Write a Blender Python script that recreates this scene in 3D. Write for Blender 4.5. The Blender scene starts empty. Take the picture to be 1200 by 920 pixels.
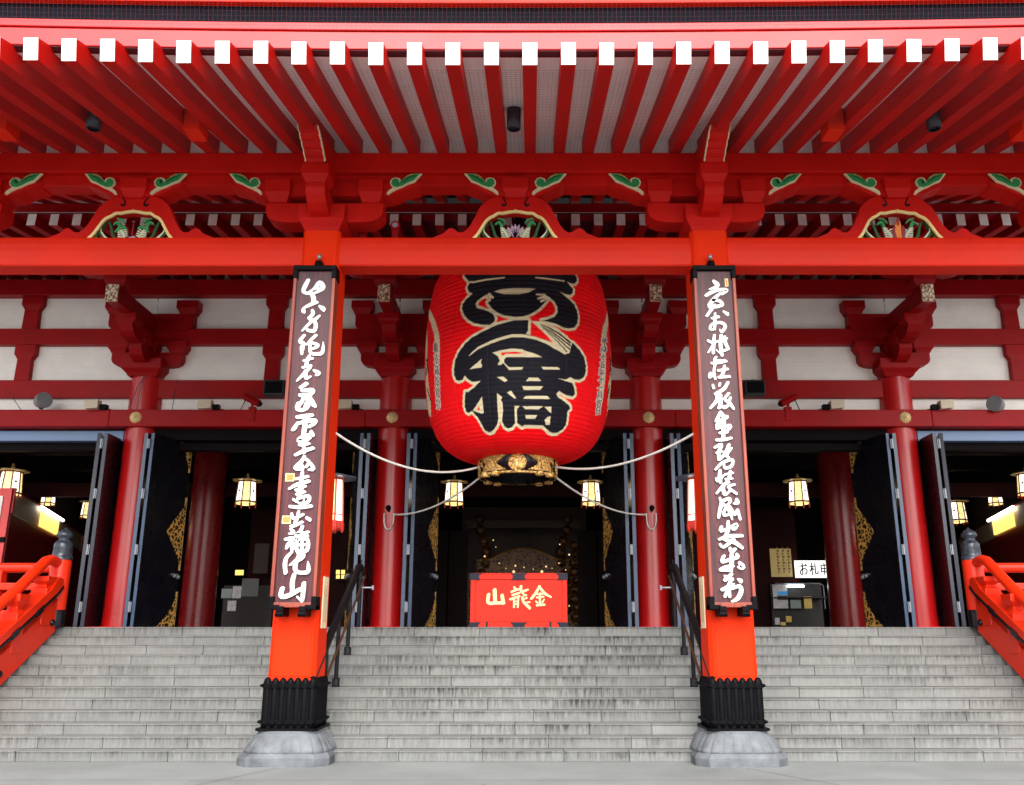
import bpy, bmesh, math, random
import numpy as np
from mathutils import Vector
R=math.radians
random.seed(11)
PLAQUE_L=[[(-3.041,6.683,0.064),(-3.08,6.589,0.068),(-3.101,6.499,0.056),(-3.033,6.471,0.054)],[(-3.033,6.471,0.049),(-2.94,6.536,0.069),(-2.872,6.641,0.069),(-2.819,6.573,0.081),(-2.865,6.523,0.069),(-2.948,6.484,0.069)],[(-2.982,6.471,0.071),(-2.943,6.392,0.071),(-2.949,6.34,0.071)],[(-2.89,6.334,0.059),(-2.985,6.295,0.056),(-3.065,6.249,0.041),(-3.083,6.204,0.063),(-3.066,6.178,0.056)],[(-2.852,6.272,0.041),(-2.801,6.236,0.071),(-2.782,6.208,0.061)],[(-2.952,6.204,0.056),(-2.937,6.158,0.056),(-2.975,6.104,0.049),(-3.005,6.081,0.027),(-2.921,6.055,0.056),(-2.838,6.125,0.036)],[(-2.933,6.055,0.051),(-3.024,5.953,0.039),(-3.08,5.889,0.029)],[(-2.919,6.055,0.056),(-2.885,5.978,0.058),(-2.908,5.889,0.058),(-2.996,5.899,0.048),(-3.009,5.921,0.036)],[(-3.041,5.825,0.046),(-3.101,5.732,0.055),(-3.042,5.698,0.053),(-3.068,5.637,0.051),(-3.057,5.536,0.046)],[(-3.041,5.688,0.036),(-3.047,5.599,0.041)],[(-2.871,5.825,0.051),(-2.939,5.752,0.043),(-3.004,5.675,0.029)],[(-2.949,5.713,0.043),(-2.947,5.612,0.051),(-2.924,5.549,0.046),(-2.841,5.536,0.05),(-2.772,5.552,0.055),(-2.758,5.637,0.041),(-2.762,5.721,0.012)],[(-2.936,5.711,0.043),(-2.838,5.673,0.051),(-2.871,5.631,0.043),(-2.942,5.612,0.036)],[(-2.948,5.511,0.05),(-2.976,5.436,0.055),(-2.982,5.348,0.06)],[(-3.026,5.433,0.038),(-2.897,5.473,0.043)],[(-3.032,5.333,0.043),(-2.912,5.363,0.043)],[(-2.924,5.333,0.048),(-3.011,5.236,0.05),(-3.102,5.134,0.029)],[(-2.988,5.286,0.06),(-2.973,5.174,0.05),(-2.909,5.201,0.029)],[(-2.873,5.291,0.036),(-2.799,5.248,0.067),(-2.835,5.216,0.033)],[(-2.961,5.094,0.067),(-3.047,5.031,0.055)],[(-3.02,4.988,0.05),(-2.869,4.998,0.059),(-2.887,4.942,0.052),(-3.016,4.924,0.047)],[(-3.052,4.924,0.05),(-2.943,4.9,0.059),(-2.885,4.912,0.04)],[(-2.988,4.888,0.05),(-3.01,4.829,0.052),(-3.061,4.743,0.054)],[(-2.938,4.863,0.05),(-2.913,4.792,0.062),(-2.941,4.719,0.054)],[(-2.894,4.875,0.062),(-2.857,4.817,0.064),(-2.813,4.755,0.047)],[(-3.062,4.807,0.052),(-3.07,4.722,0.054),(-2.97,4.71,0.054),(-2.95,4.807,0.052)],[(-2.881,4.827,0.062),(-2.842,4.773,0.059)],[(-3.066,4.6,0.054),(-2.961,4.612,0.064),(-2.844,4.632,0.05)],[(-3.042,4.52,0.052),(-3.088,4.443,0.059),(-3.112,4.413,0.049)],[(-3.048,4.501,0.04),(-2.933,4.54,0.061),(-2.804,4.552,0.054),(-2.815,4.504,0.052),(-2.892,4.458,0.049)],[(-2.948,4.6,0.064),(-2.944,4.467,0.071),(-2.955,4.347,0.063)],[(-2.873,4.347,0.049),(-2.964,4.311,0.063),(-3.02,4.263,0.059),(-2.926,4.263,0.054),(-2.859,4.305,0.052)],[(-2.852,4.393,0.052),(-2.814,4.335,0.054)],[(-3.004,4.201,0.051),(-2.934,4.204,0.044),(-2.865,4.222,0.042)],[(-2.802,4.154,0.051),(-2.916,4.12,0.058),(-3.05,4.055,0.047)],[(-2.941,4.18,0.051),(-2.926,4.085,0.051)],[(-2.92,4.037,0.049),(-2.953,3.966,0.051),(-3.039,3.872,0.053),(-2.934,3.858,0.056)],[(-2.906,4.002,0.04),(-2.85,3.955,0.047),(-2.887,3.884,0.039)],[(-2.835,3.943,0.049),(-2.783,3.86,0.053),(-2.85,3.846,0.03)],[(-2.972,3.943,0.058),(-2.926,3.872,0.049)],[(-2.932,3.815,0.046),(-2.938,3.724,0.058),(-2.938,3.561,0.069),(-2.963,3.445,0.058)],[(-3.018,3.717,0.042),(-2.847,3.754,0.042)],[(-3.101,3.578,0.035),(-3.001,3.637,0.053),(-2.831,3.689,0.053)],[(-3.005,3.561,0.048),(-2.873,3.619,0.039)],[(-2.992,3.503,0.048),(-2.879,3.54,0.039)],[(-3.033,3.434,0.039),(-2.973,3.399,0.041)],[(-2.952,3.454,0.048),(-2.829,3.48,0.048),(-2.814,3.422,0.051),(-2.848,3.388,0.044),(-2.946,3.376,0.039)],[(-2.883,3.464,0.016),(-2.89,3.388,0.016)],[(-3.072,3.336,0.048),(-2.922,3.323,0.048),(-2.774,3.342,0.05)],[(-2.946,3.27,0.041),(-2.957,3.193,0.046),(-2.986,3.113,0.048)],[(-3.042,3.238,0.041),(-3.008,3.17,0.041),(-2.879,3.227,0.041)],[(-3.041,3.062,0.046),(-2.974,3.079,0.046),(-2.886,3.124,0.041)],[(-2.832,3.181,0.046),(-2.782,3.152,0.053)],[(-3.039,3.031,0.039),(-3.001,2.979,0.052),(-3.057,2.963,0.027)],[(-2.88,3.067,0.046),(-2.909,2.988,0.046),(-2.952,2.954,0.039),(-2.792,2.988,0.039)],[(-3.103,2.886,0.045),(-2.995,2.905,0.05),(-3.053,2.823,0.058),(-3.078,2.764,0.037)],[(-3.007,2.886,0.056),(-2.998,2.747,0.058)],[(-2.968,2.931,0.045),(-2.798,2.934,0.045)],[(-2.941,2.886,0.045),(-2.931,2.737,0.05),(-2.801,2.737,0.053),(-2.803,2.886,0.048),(-2.928,2.886,0.042)],[(-2.878,2.942,0.045),(-2.865,2.737,0.053)],[(-2.923,2.813,0.04),(-2.804,2.816,0.04)],[(-2.996,2.719,0.037),(-3.067,2.64,0.047),(-3.082,2.55,0.055),(-3.065,2.436,0.055)],[(-2.928,2.7,0.034),(-2.848,2.69,0.053),(-2.861,2.64,0.058),(-2.947,2.588,0.055),(-3.02,2.537,0.018)],[(-2.9,2.677,0.048),(-2.943,2.537,0.058),(-2.922,2.459,0.053),(-2.845,2.441,0.047),(-2.767,2.453,0.053),(-2.763,2.524,0.045),(-2.776,2.588,0.013)],[(-2.946,2.42,0.06),(-2.967,2.317,0.06),(-2.958,2.19,0.06)],[(-3.093,2.238,0.063),(-3.106,2.177,0.06),(-3.095,2.128,0.06),(-3.007,2.139,0.06),(-2.894,2.2,0.057),(-2.831,2.238,0.044)],[(-2.809,2.305,0.06),(-2.812,2.19,0.06),(-2.812,2.075,0.044)],[(-2.889,2.126,0.026),(-2.819,2.06,0.031)]]
PLAQUE_R=[[(2.934,6.665,0.057),(2.983,6.612,0.079),(2.966,6.575,0.054),(2.866,6.536,0.025)],[(2.812,6.437,0.056),(2.9,6.49,0.056),(3.013,6.528,0.051),(3.123,6.523,0.056),(3.045,6.457,0.042)],[(3.034,6.481,0.042),(2.921,6.379,0.061),(2.851,6.262,0.054),(3.036,6.285,0.054),(3.005,6.353,0.051),(2.906,6.366,0.051)],[(2.928,6.288,0.061),(2.807,6.12,0.049)],[(3.055,6.19,0.037),(3.113,6.146,0.066)],[(2.931,6.162,0.037),(2.917,6.004,0.049),(2.909,5.924,0.044)],[(2.878,6.081,0.041),(2.979,6.107,0.049)],[(2.863,5.981,0.046),(2.845,5.917,0.041),(2.918,5.912,0.029)],[(2.876,5.994,0.041),(2.996,6.017,0.049),(3.066,5.965,0.051),(3.015,5.876,0.044),(2.981,5.912,0.019)],[(2.902,5.825,0.044),(2.883,5.701,0.053),(2.87,5.549,0.048)],[(2.801,5.739,0.041),(2.872,5.711,0.041),(2.97,5.739,0.029)],[(2.882,5.686,0.041),(2.799,5.562,0.029)],[(2.999,5.825,0.048),(2.981,5.675,0.053),(2.996,5.514,0.048)],[(3.046,5.8,0.048),(3.054,5.701,0.053),(3.095,5.612,0.041)],[(2.996,5.726,0.041),(3.081,5.777,0.036)],[(3.024,5.587,0.046),(3.095,5.612,0.034)],[(2.914,5.599,0.017),(2.983,5.536,0.026)],[(2.908,5.491,0.041),(2.877,5.448,0.029),(2.941,5.433,0.041),(3.037,5.441,0.036)],[(2.838,5.398,0.041),(2.951,5.408,0.046),(3.054,5.428,0.036)],[(2.89,5.383,0.041),(2.863,5.273,0.036),(2.878,5.161,0.041)],[(2.813,5.248,0.053),(2.796,5.186,0.041),(2.858,5.223,0.029)],[(3.02,5.358,0.045),(3.007,5.286,0.05),(2.966,5.199,0.045)],[(2.923,5.286,0.041),(3.066,5.311,0.041)],[(2.927,5.186,0.045),(3.085,5.199,0.048)],[(2.837,5.072,0.04),(2.849,5.025,0.045)],[(2.941,5.097,0.036),(2.932,5.06,0.04)],[(3.054,5.109,0.048),(2.991,5.013,0.05),(2.868,4.939,0.05)],[(2.88,4.937,0.05),(2.885,4.853,0.05),(2.784,4.731,0.038)],[(2.939,4.924,0.05),(2.929,4.792,0.057),(2.904,4.731,0.047)],[(3.059,4.949,0.045),(2.995,4.865,0.038),(3.06,4.804,0.05),(3.114,4.721,0.04)],[(3.077,4.888,0.038),(3.034,4.768,0.04),(2.973,4.731,0.038)],[(2.873,4.827,0.05),(2.785,4.728,0.033)],[(2.906,4.746,0.043),(3.011,4.756,0.043)],[(3.051,4.793,0.04),(3.115,4.728,0.04)],[(2.923,4.671,0.052),(2.857,4.54,0.052)],[(2.923,4.671,0.052),(2.978,4.6,0.059),(3.017,4.615,0.04)],[(3.014,4.6,0.049),(2.891,4.516,0.066),(2.863,4.431,0.049)],[(2.875,4.443,0.047),(3.053,4.477,0.047),(3.005,4.407,0.047)],[(2.962,4.528,0.066),(2.939,4.287,0.056)],[(2.895,4.369,0.04),(3.003,4.383,0.04)],[(2.842,4.269,0.04),(2.948,4.275,0.044),(3.057,4.299,0.04)],[(2.813,4.161,0.04),(2.909,4.204,0.049),(2.868,4.097,0.049),(2.862,3.99,0.044)],[(2.835,4.085,0.037),(2.917,4.108,0.037)],[(3.014,4.201,0.049),(2.963,4.085,0.049),(2.874,3.99,0.037)],[(3.046,4.154,0.04),(2.973,4.061,0.049),(3.005,4.014,0.037)],[(2.808,3.849,0.032),(2.906,3.943,0.044),(3.048,3.988,0.04),(3.031,3.896,0.044),(2.939,3.872,0.037),(2.931,3.94,0.028)],[(2.871,3.839,0.046),(2.861,3.759,0.051),(2.868,3.668,0.049)],[(2.813,3.724,0.046),(2.837,3.689,0.039),(2.92,3.771,0.028)],[(3.011,3.827,0.044),(3.0,3.759,0.044),(2.951,3.677,0.042)],[(2.934,3.78,0.032),(3.049,3.804,0.032)],[(2.94,3.712,0.037),(3.035,3.726,0.032)],[(2.915,3.642,0.049),(2.804,3.515,0.032)],[(2.984,3.675,0.037),(2.902,3.619,0.048),(2.916,3.503,0.051),(2.988,3.549,0.028)],[(3.063,3.64,0.032),(2.97,3.605,0.039),(3.08,3.512,0.039)],[(2.844,3.454,0.035),(2.864,3.388,0.046),(2.837,3.284,0.046),(2.813,3.181,0.039)],[(2.879,3.411,0.044),(2.97,3.443,0.048),(2.991,3.399,0.037)],[(2.866,3.388,0.044),(2.961,3.284,0.048),(2.999,3.158,0.025)],[(2.991,3.411,0.037),(2.907,3.296,0.037),(2.888,3.216,0.037),(2.969,3.227,0.037)],[(3.073,3.431,0.051),(3.082,3.388,0.06),(3.037,3.376,0.037)],[(2.966,3.33,0.057),(3.038,3.227,0.048),(3.076,3.296,0.028)],[(3.078,3.284,0.048),(3.109,3.158,0.039)],[(2.941,3.133,0.039),(2.937,3.067,0.05),(2.933,2.999,0.05)],[(2.845,3.056,0.05),(2.833,2.999,0.039),(2.958,3.045,0.039),(3.052,3.088,0.05),(3.026,3.033,0.048),(2.991,3.022,0.027)],[(2.801,2.886,0.039),(2.94,2.929,0.05),(3.123,2.936,0.046)],[(2.921,2.988,0.057),(2.872,2.886,0.048)],[(2.811,2.821,0.037),(2.862,2.784,0.04),(3.0,2.886,0.056)],[(2.896,2.873,0.045),(3.011,2.847,0.056),(3.113,2.771,0.045)],[(2.943,2.768,0.045),(2.967,2.725,0.058),(3.014,2.758,0.045)],[(2.855,2.664,0.05),(2.827,2.588,0.045),(2.931,2.614,0.045),(3.039,2.651,0.05),(3.028,2.69,0.037)],[(2.963,2.703,0.05),(2.956,2.588,0.058),(2.94,2.485,0.055)],[(2.806,2.485,0.05),(2.889,2.516,0.055),(2.979,2.529,0.032)],[(2.792,2.477,0.042),(2.949,2.469,0.042)],[(3.061,2.573,0.05),(3.097,2.517,0.079),(3.046,2.511,0.045)],[(2.947,2.425,0.045),(2.853,2.343,0.058)],[(2.853,2.392,0.045),(2.958,2.356,0.045)],[(2.803,2.215,0.05),(2.938,2.276,0.05),(2.968,2.292,0.031)],[(2.929,2.341,0.05),(2.885,2.228,0.055),(2.84,2.126,0.044)],[(2.898,2.228,0.05),(2.903,2.126,0.044)],[(2.938,2.228,0.037),(3.042,2.264,0.05),(3.058,2.19,0.057),(3.006,2.1,0.05),(2.928,2.062,0.029)],[(3.029,2.356,0.031),(3.067,2.33,0.066)]]
BOX_T=[[(-0.435,2.436,0.072),(-0.424,2.221,0.072)],[(-0.546,2.355,0.062),(-0.553,2.204,0.062),(-0.415,2.196,0.055),(-0.26,2.204,0.062)],[(-0.296,2.335,0.069),(-0.269,2.191,0.065)],[(-0.072,2.482,0.041),(-0.038,2.44,0.052)],[(-0.124,2.397,0.038),(0.014,2.448,0.038)],[(-0.106,2.338,0.038),(0.031,2.381,0.038)],[(-0.14,2.263,0.045),(0.032,2.322,0.038)],[(-0.071,2.285,0.038),(-0.071,2.121,0.038)],[(0.006,2.305,0.038),(-0.002,2.121,0.041)],[(-0.063,2.221,0.024),(-0.002,2.229,0.024)],[(-0.062,2.174,0.021),(-0.002,2.181,0.021)],[(0.057,2.504,0.048),(0.066,2.406,0.048),(0.187,2.44,0.038)],[(0.083,2.386,0.038),(0.121,2.338,0.038),(0.156,2.338,0.038)],[(0.083,2.305,0.045),(0.104,2.221,0.048),(0.221,2.104,0.052)],[(0.118,2.271,0.028),(0.17,2.288,0.028)],[(0.152,2.204,0.028),(0.221,2.213,0.028)],[(0.403,2.504,0.045),(0.342,2.389,0.052),(0.247,2.271,0.045)],[(0.403,2.487,0.045),(0.497,2.372,0.052),(0.617,2.305,0.034)],[(0.359,2.355,0.028),(0.463,2.364,0.028)],[(0.35,2.296,0.034),(0.48,2.313,0.034)],[(0.411,2.372,0.038),(0.41,2.171,0.045)],[(0.333,2.229,0.028),(0.367,2.196,0.028)],[(0.488,2.263,0.028),(0.453,2.204,0.028)],[(0.35,2.154,0.041),(0.496,2.167,0.041)]]
SEALS=[(-3.169, -3.045, 3.689, 3.8),(-3.172, -3.05, 3.102, 3.21),(3.102, 3.151, 6.582, 6.707)]
LSC=[[(-2.499,7.64),(-2.51,7.535),(-2.085,7.223),(-1.847,6.935),(-1.79,6.742),(-1.763,6.526),(-1.792,6.133),(-1.824,5.826),(-1.897,5.561),(-1.719,5.531),(-1.656,5.795),(-1.631,6.097),(-1.593,6.481),(-1.598,6.694),(-1.649,6.899),(-1.822,7.171),(-2.075,7.417),(-2.504,7.667)],[(-2.538,7.32),(-2.536,7.008),(-2.314,6.517),(-2.387,6.124),(-2.454,5.814),(-2.682,5.572),(-2.337,5.499),(-2.125,5.742),(-2.151,6.067),(-2.179,6.479),(-2.253,6.917),(-2.544,7.324)],[(2.549,7.646),(2.211,7.392),(1.922,7.091),(1.825,6.84),(1.796,6.534),(1.822,6.143),(1.816,5.801),(1.821,5.494),(2.016,5.518),(2.008,5.833),(2.021,6.189),(2.011,6.593),(2.077,6.909),(2.237,7.172),(2.556,7.483),(2.554,7.625)],[(2.59,7.286),(2.609,6.946),(2.453,6.477),(2.269,6.098),(2.338,5.791),(2.735,5.555),(2.736,5.551),(2.686,5.872),(2.648,6.194),(2.64,6.529),(2.602,6.943),(2.583,7.283)]]
LSB=[[(-1.808,6.759),(-1.787,6.58),(-1.759,6.572),(-1.779,6.751)],[(-1.837,6.725),(-1.664,6.657),(-1.659,6.669),(-1.832,6.737)],[(-1.814,6.68),(-1.675,6.626),(-1.67,6.637),(-1.808,6.691)],[(-1.809,6.641),(-1.671,6.588),(-1.666,6.6),(-1.801,6.652)],[(-1.818,6.69),(-1.814,6.645),(-1.782,6.636),(-1.786,6.681)],[(-1.694,6.641),(-1.69,6.597),(-1.661,6.589),(-1.666,6.634)],[(-1.761,6.741),(-1.74,6.544),(-1.715,6.537),(-1.732,6.733)],[(-1.753,6.632),(-1.829,6.6),(-1.801,6.585),(-1.729,6.618)],[(-1.743,6.62),(-1.666,6.531),(-1.645,6.532),(-1.719,6.62)],[(-1.725,6.517),(-1.728,6.475),(-1.702,6.469),(-1.7,6.51)],[(-1.8,6.501),(-1.642,6.44),(-1.637,6.452),(-1.791,6.511)],[(-1.766,6.451),(-1.672,6.415),(-1.667,6.427),(-1.761,6.463)],[(-1.769,6.416),(-1.675,6.38),(-1.67,6.392),(-1.76,6.426)],[(-1.77,6.461),(-1.773,6.42),(-1.745,6.412),(-1.742,6.454)],[(-1.687,6.43),(-1.69,6.388),(-1.665,6.382),(-1.662,6.424)],[(-1.73,6.41),(-1.732,6.332),(-1.707,6.326),(-1.705,6.404)],[(-1.763,6.391),(-1.81,6.385),(-1.791,6.37),(-1.744,6.376)],[(-1.694,6.355),(-1.657,6.319),(-1.637,6.322),(-1.673,6.358)],[(-1.789,6.287),(-1.71,6.258),(-1.705,6.27),(-1.784,6.299)],[(-1.76,6.321),(-1.76,6.278),(-1.735,6.272),(-1.732,6.314)],[(-1.792,6.234),(-1.713,6.205),(-1.704,6.215),(-1.787,6.246)],[(-1.763,6.231),(-1.768,6.137),(-1.739,6.13),(-1.734,6.224)],[(-1.786,6.176),(-1.707,6.169),(-1.713,6.183),(-1.795,6.192)],[(-1.681,6.265),(-1.625,6.266),(-1.636,6.28),(-1.692,6.279)],[(-1.696,6.279),(-1.719,6.137),(-1.694,6.131),(-1.667,6.271)],[(-1.694,6.216),(-1.634,6.194),(-1.628,6.205),(-1.685,6.226)],[(-1.664,6.213),(-1.677,6.103),(-1.651,6.098),(-1.639,6.207)],[(-1.796,6.063),(-1.736,6.041),(-1.727,6.052),(-1.787,6.073)],[(-1.766,6.115),(-1.804,5.94),(-1.774,5.933),(-1.737,6.108)],[(-1.719,6.071),(-1.632,6.06),(-1.634,6.073),(-1.724,6.085)],[(-1.694,6.073),(-1.74,6.029),(-1.718,6.02),(-1.673,6.064)],[(-1.738,6.024),(-1.65,5.993),(-1.641,6.003),(-1.729,6.034)],[(-1.731,5.994),(-1.744,5.92),(-1.718,5.914),(-1.705,5.988)],[(-1.665,5.989),(-1.682,5.898),(-1.66,5.894),(-1.643,5.984)],[(-1.722,6.0),(-1.653,5.976),(-1.645,5.987),(-1.717,6.012)],[(-1.717,5.944),(-1.675,5.93),(-1.67,5.942),(-1.712,5.956)],[(-1.778,5.913),(-1.832,5.87),(-1.802,5.859),(-1.752,5.903)],[(-1.826,5.864),(-1.761,5.842),(-1.752,5.853),(-1.814,5.874)],[(-1.802,5.864),(-1.831,5.741),(-1.805,5.735),(-1.773,5.858)],[(-1.837,5.813),(-1.772,5.792),(-1.763,5.802),(-1.828,5.824)],[(-1.732,5.895),(-1.77,5.739),(-1.744,5.734),(-1.706,5.889)],[(-1.685,5.879),(-1.723,5.723),(-1.697,5.718),(-1.663,5.874)],[(-1.731,5.886),(-1.673,5.866),(-1.664,5.877),(-1.722,5.896)],[(-1.741,5.835),(-1.683,5.816),(-1.674,5.826),(-1.732,5.846)],[(-1.751,5.785),(-1.693,5.765),(-1.684,5.776),(-1.742,5.795)],[(-1.785,5.733),(-1.698,5.704),(-1.686,5.714),(-1.772,5.742)],[(-1.77,5.703),(-1.886,5.661),(-1.861,5.649),(-1.748,5.692)],[(-1.779,5.699),(-1.733,5.607),(-1.707,5.607),(-1.754,5.7)],[(-1.829,5.638),(-1.766,5.618),(-1.757,5.628),(-1.816,5.647)],[(-1.86,5.611),(-1.765,5.581),(-1.756,5.592),(-1.847,5.621)],[(-1.861,5.62),(-1.9,5.552),(-1.865,5.545),(-1.831,5.614)],[(-1.777,5.593),(-1.811,5.525),(-1.78,5.519),(-1.751,5.588)],[(-1.891,5.556),(-1.791,5.526),(-1.778,5.535),(-1.877,5.566)],[(1.868,6.827),(2.104,6.915),(2.095,6.926),(1.863,6.839)],[(1.881,6.828),(1.91,6.807),(1.941,6.822),(1.909,6.842)],[(2.034,6.89),(1.99,6.843),(2.026,6.848),(2.073,6.897)],[(1.836,6.764),(2.134,6.875),(2.126,6.886),(1.831,6.776)],[(1.954,6.871),(1.938,6.744),(1.974,6.755),(1.99,6.882)],[(1.823,6.654),(2.071,6.745),(2.066,6.757),(1.819,6.666)],[(1.814,6.662),(1.778,6.555),(1.807,6.561),(1.842,6.669)],[(1.819,6.615),(1.911,6.648),(1.907,6.661),(1.815,6.627)],[(1.884,6.65),(1.88,6.604),(1.912,6.613),(1.916,6.659)],[(1.946,6.735),(1.993,6.631),(2.032,6.646),(1.982,6.748)],[(2.028,6.641),(2.071,6.687),(2.036,6.682),(1.992,6.636)],[(2.009,6.711),(1.903,6.604),(1.934,6.607),(2.045,6.715)],[(1.77,6.46),(2.007,6.546),(2.002,6.558),(1.761,6.471)],[(1.858,6.56),(1.864,6.43),(1.896,6.439),(1.89,6.569)],[(1.771,6.362),(1.954,6.427),(1.946,6.438),(1.763,6.373)],[(1.826,6.393),(1.808,6.281),(1.836,6.287),(1.858,6.401)],[(1.794,6.321),(1.93,6.368),(1.922,6.379),(1.79,6.333)],[(1.903,6.37),(1.906,6.315),(1.938,6.323),(1.935,6.379)],[(1.754,6.25),(1.988,6.332),(1.98,6.343),(1.749,6.262)],[(1.788,6.252),(1.742,6.194),(1.766,6.194),(1.812,6.252)],[(1.772,6.208),(1.932,6.263),(1.924,6.274),(1.767,6.22)],[(1.775,6.172),(1.936,6.227),(1.927,6.238),(1.771,6.184)],[(1.776,6.184),(1.779,6.148),(1.804,6.154),(1.804,6.191)],[(1.738,6.129),(1.963,6.205),(1.954,6.216),(1.73,6.14)],[(1.83,6.24),(1.84,6.137),(1.869,6.144),(1.859,6.247)],[(1.734,6.024),(1.948,6.095),(1.94,6.106),(1.725,6.034)],[(1.805,6.114),(1.833,5.993),(1.862,6.0),(1.834,6.121)],[(1.739,5.879),(1.956,5.949),(1.948,5.96),(1.731,5.89)],[(1.759,5.818),(1.78,5.732),(1.81,5.739),(1.785,5.823)],[(1.782,5.741),(1.753,5.691),(1.778,5.69),(1.81,5.742)],[(1.773,5.811),(1.922,5.858),(1.913,5.869),(1.764,5.822)],[(1.894,5.86),(1.931,5.741),(1.96,5.748),(1.927,5.868)],[(1.78,5.77),(1.933,5.818),(1.924,5.829),(1.771,5.781)],[(1.79,5.737),(1.944,5.784),(1.935,5.795),(1.782,5.748)],[(1.759,5.642),(1.974,5.707),(1.961,5.717),(1.747,5.652)],[(1.829,5.699),(1.851,5.65),(1.881,5.656),(1.858,5.705)],[(1.787,5.626),(1.96,5.678),(1.948,5.688),(1.779,5.637)],[(1.82,5.611),(1.947,5.649),(1.934,5.659),(1.807,5.621)],[(1.806,5.618),(1.828,5.569),(1.854,5.574),(1.832,5.623)],[(1.919,5.652),(1.942,5.602),(1.975,5.609),(1.948,5.658)],[(1.838,5.573),(1.967,5.611),(1.954,5.621),(1.826,5.583)],[(1.806,5.551),(1.859,5.437),(1.89,5.443),(1.836,5.558)],[(1.92,5.585),(1.982,5.472),(2.017,5.478),(1.95,5.591)],[(1.82,5.544),(1.952,5.583),(1.939,5.593),(1.811,5.555)],[(1.846,5.49),(1.98,5.528),(1.967,5.538),(1.833,5.5)],[(1.869,5.441),(2.012,5.481),(1.998,5.491),(1.86,5.452)],[(-2.31,6.601),(-2.102,6.272),(-2.04,6.259),(-2.218,6.577)],[(-2.141,6.586),(-2.327,6.271),(-2.239,6.245),(-2.09,6.57)],[(-2.325,6.029),(-2.16,5.742),(-2.096,5.732),(-2.244,6.013)],[(2.454,6.648),(2.188,6.266),(2.265,6.284),(2.608,6.693)],[(2.251,6.618),(2.468,6.309),(2.648,6.362),(2.318,6.639)],[(2.323,6.081),(2.234,5.795),(2.317,5.811),(2.412,6.102)]]
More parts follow.
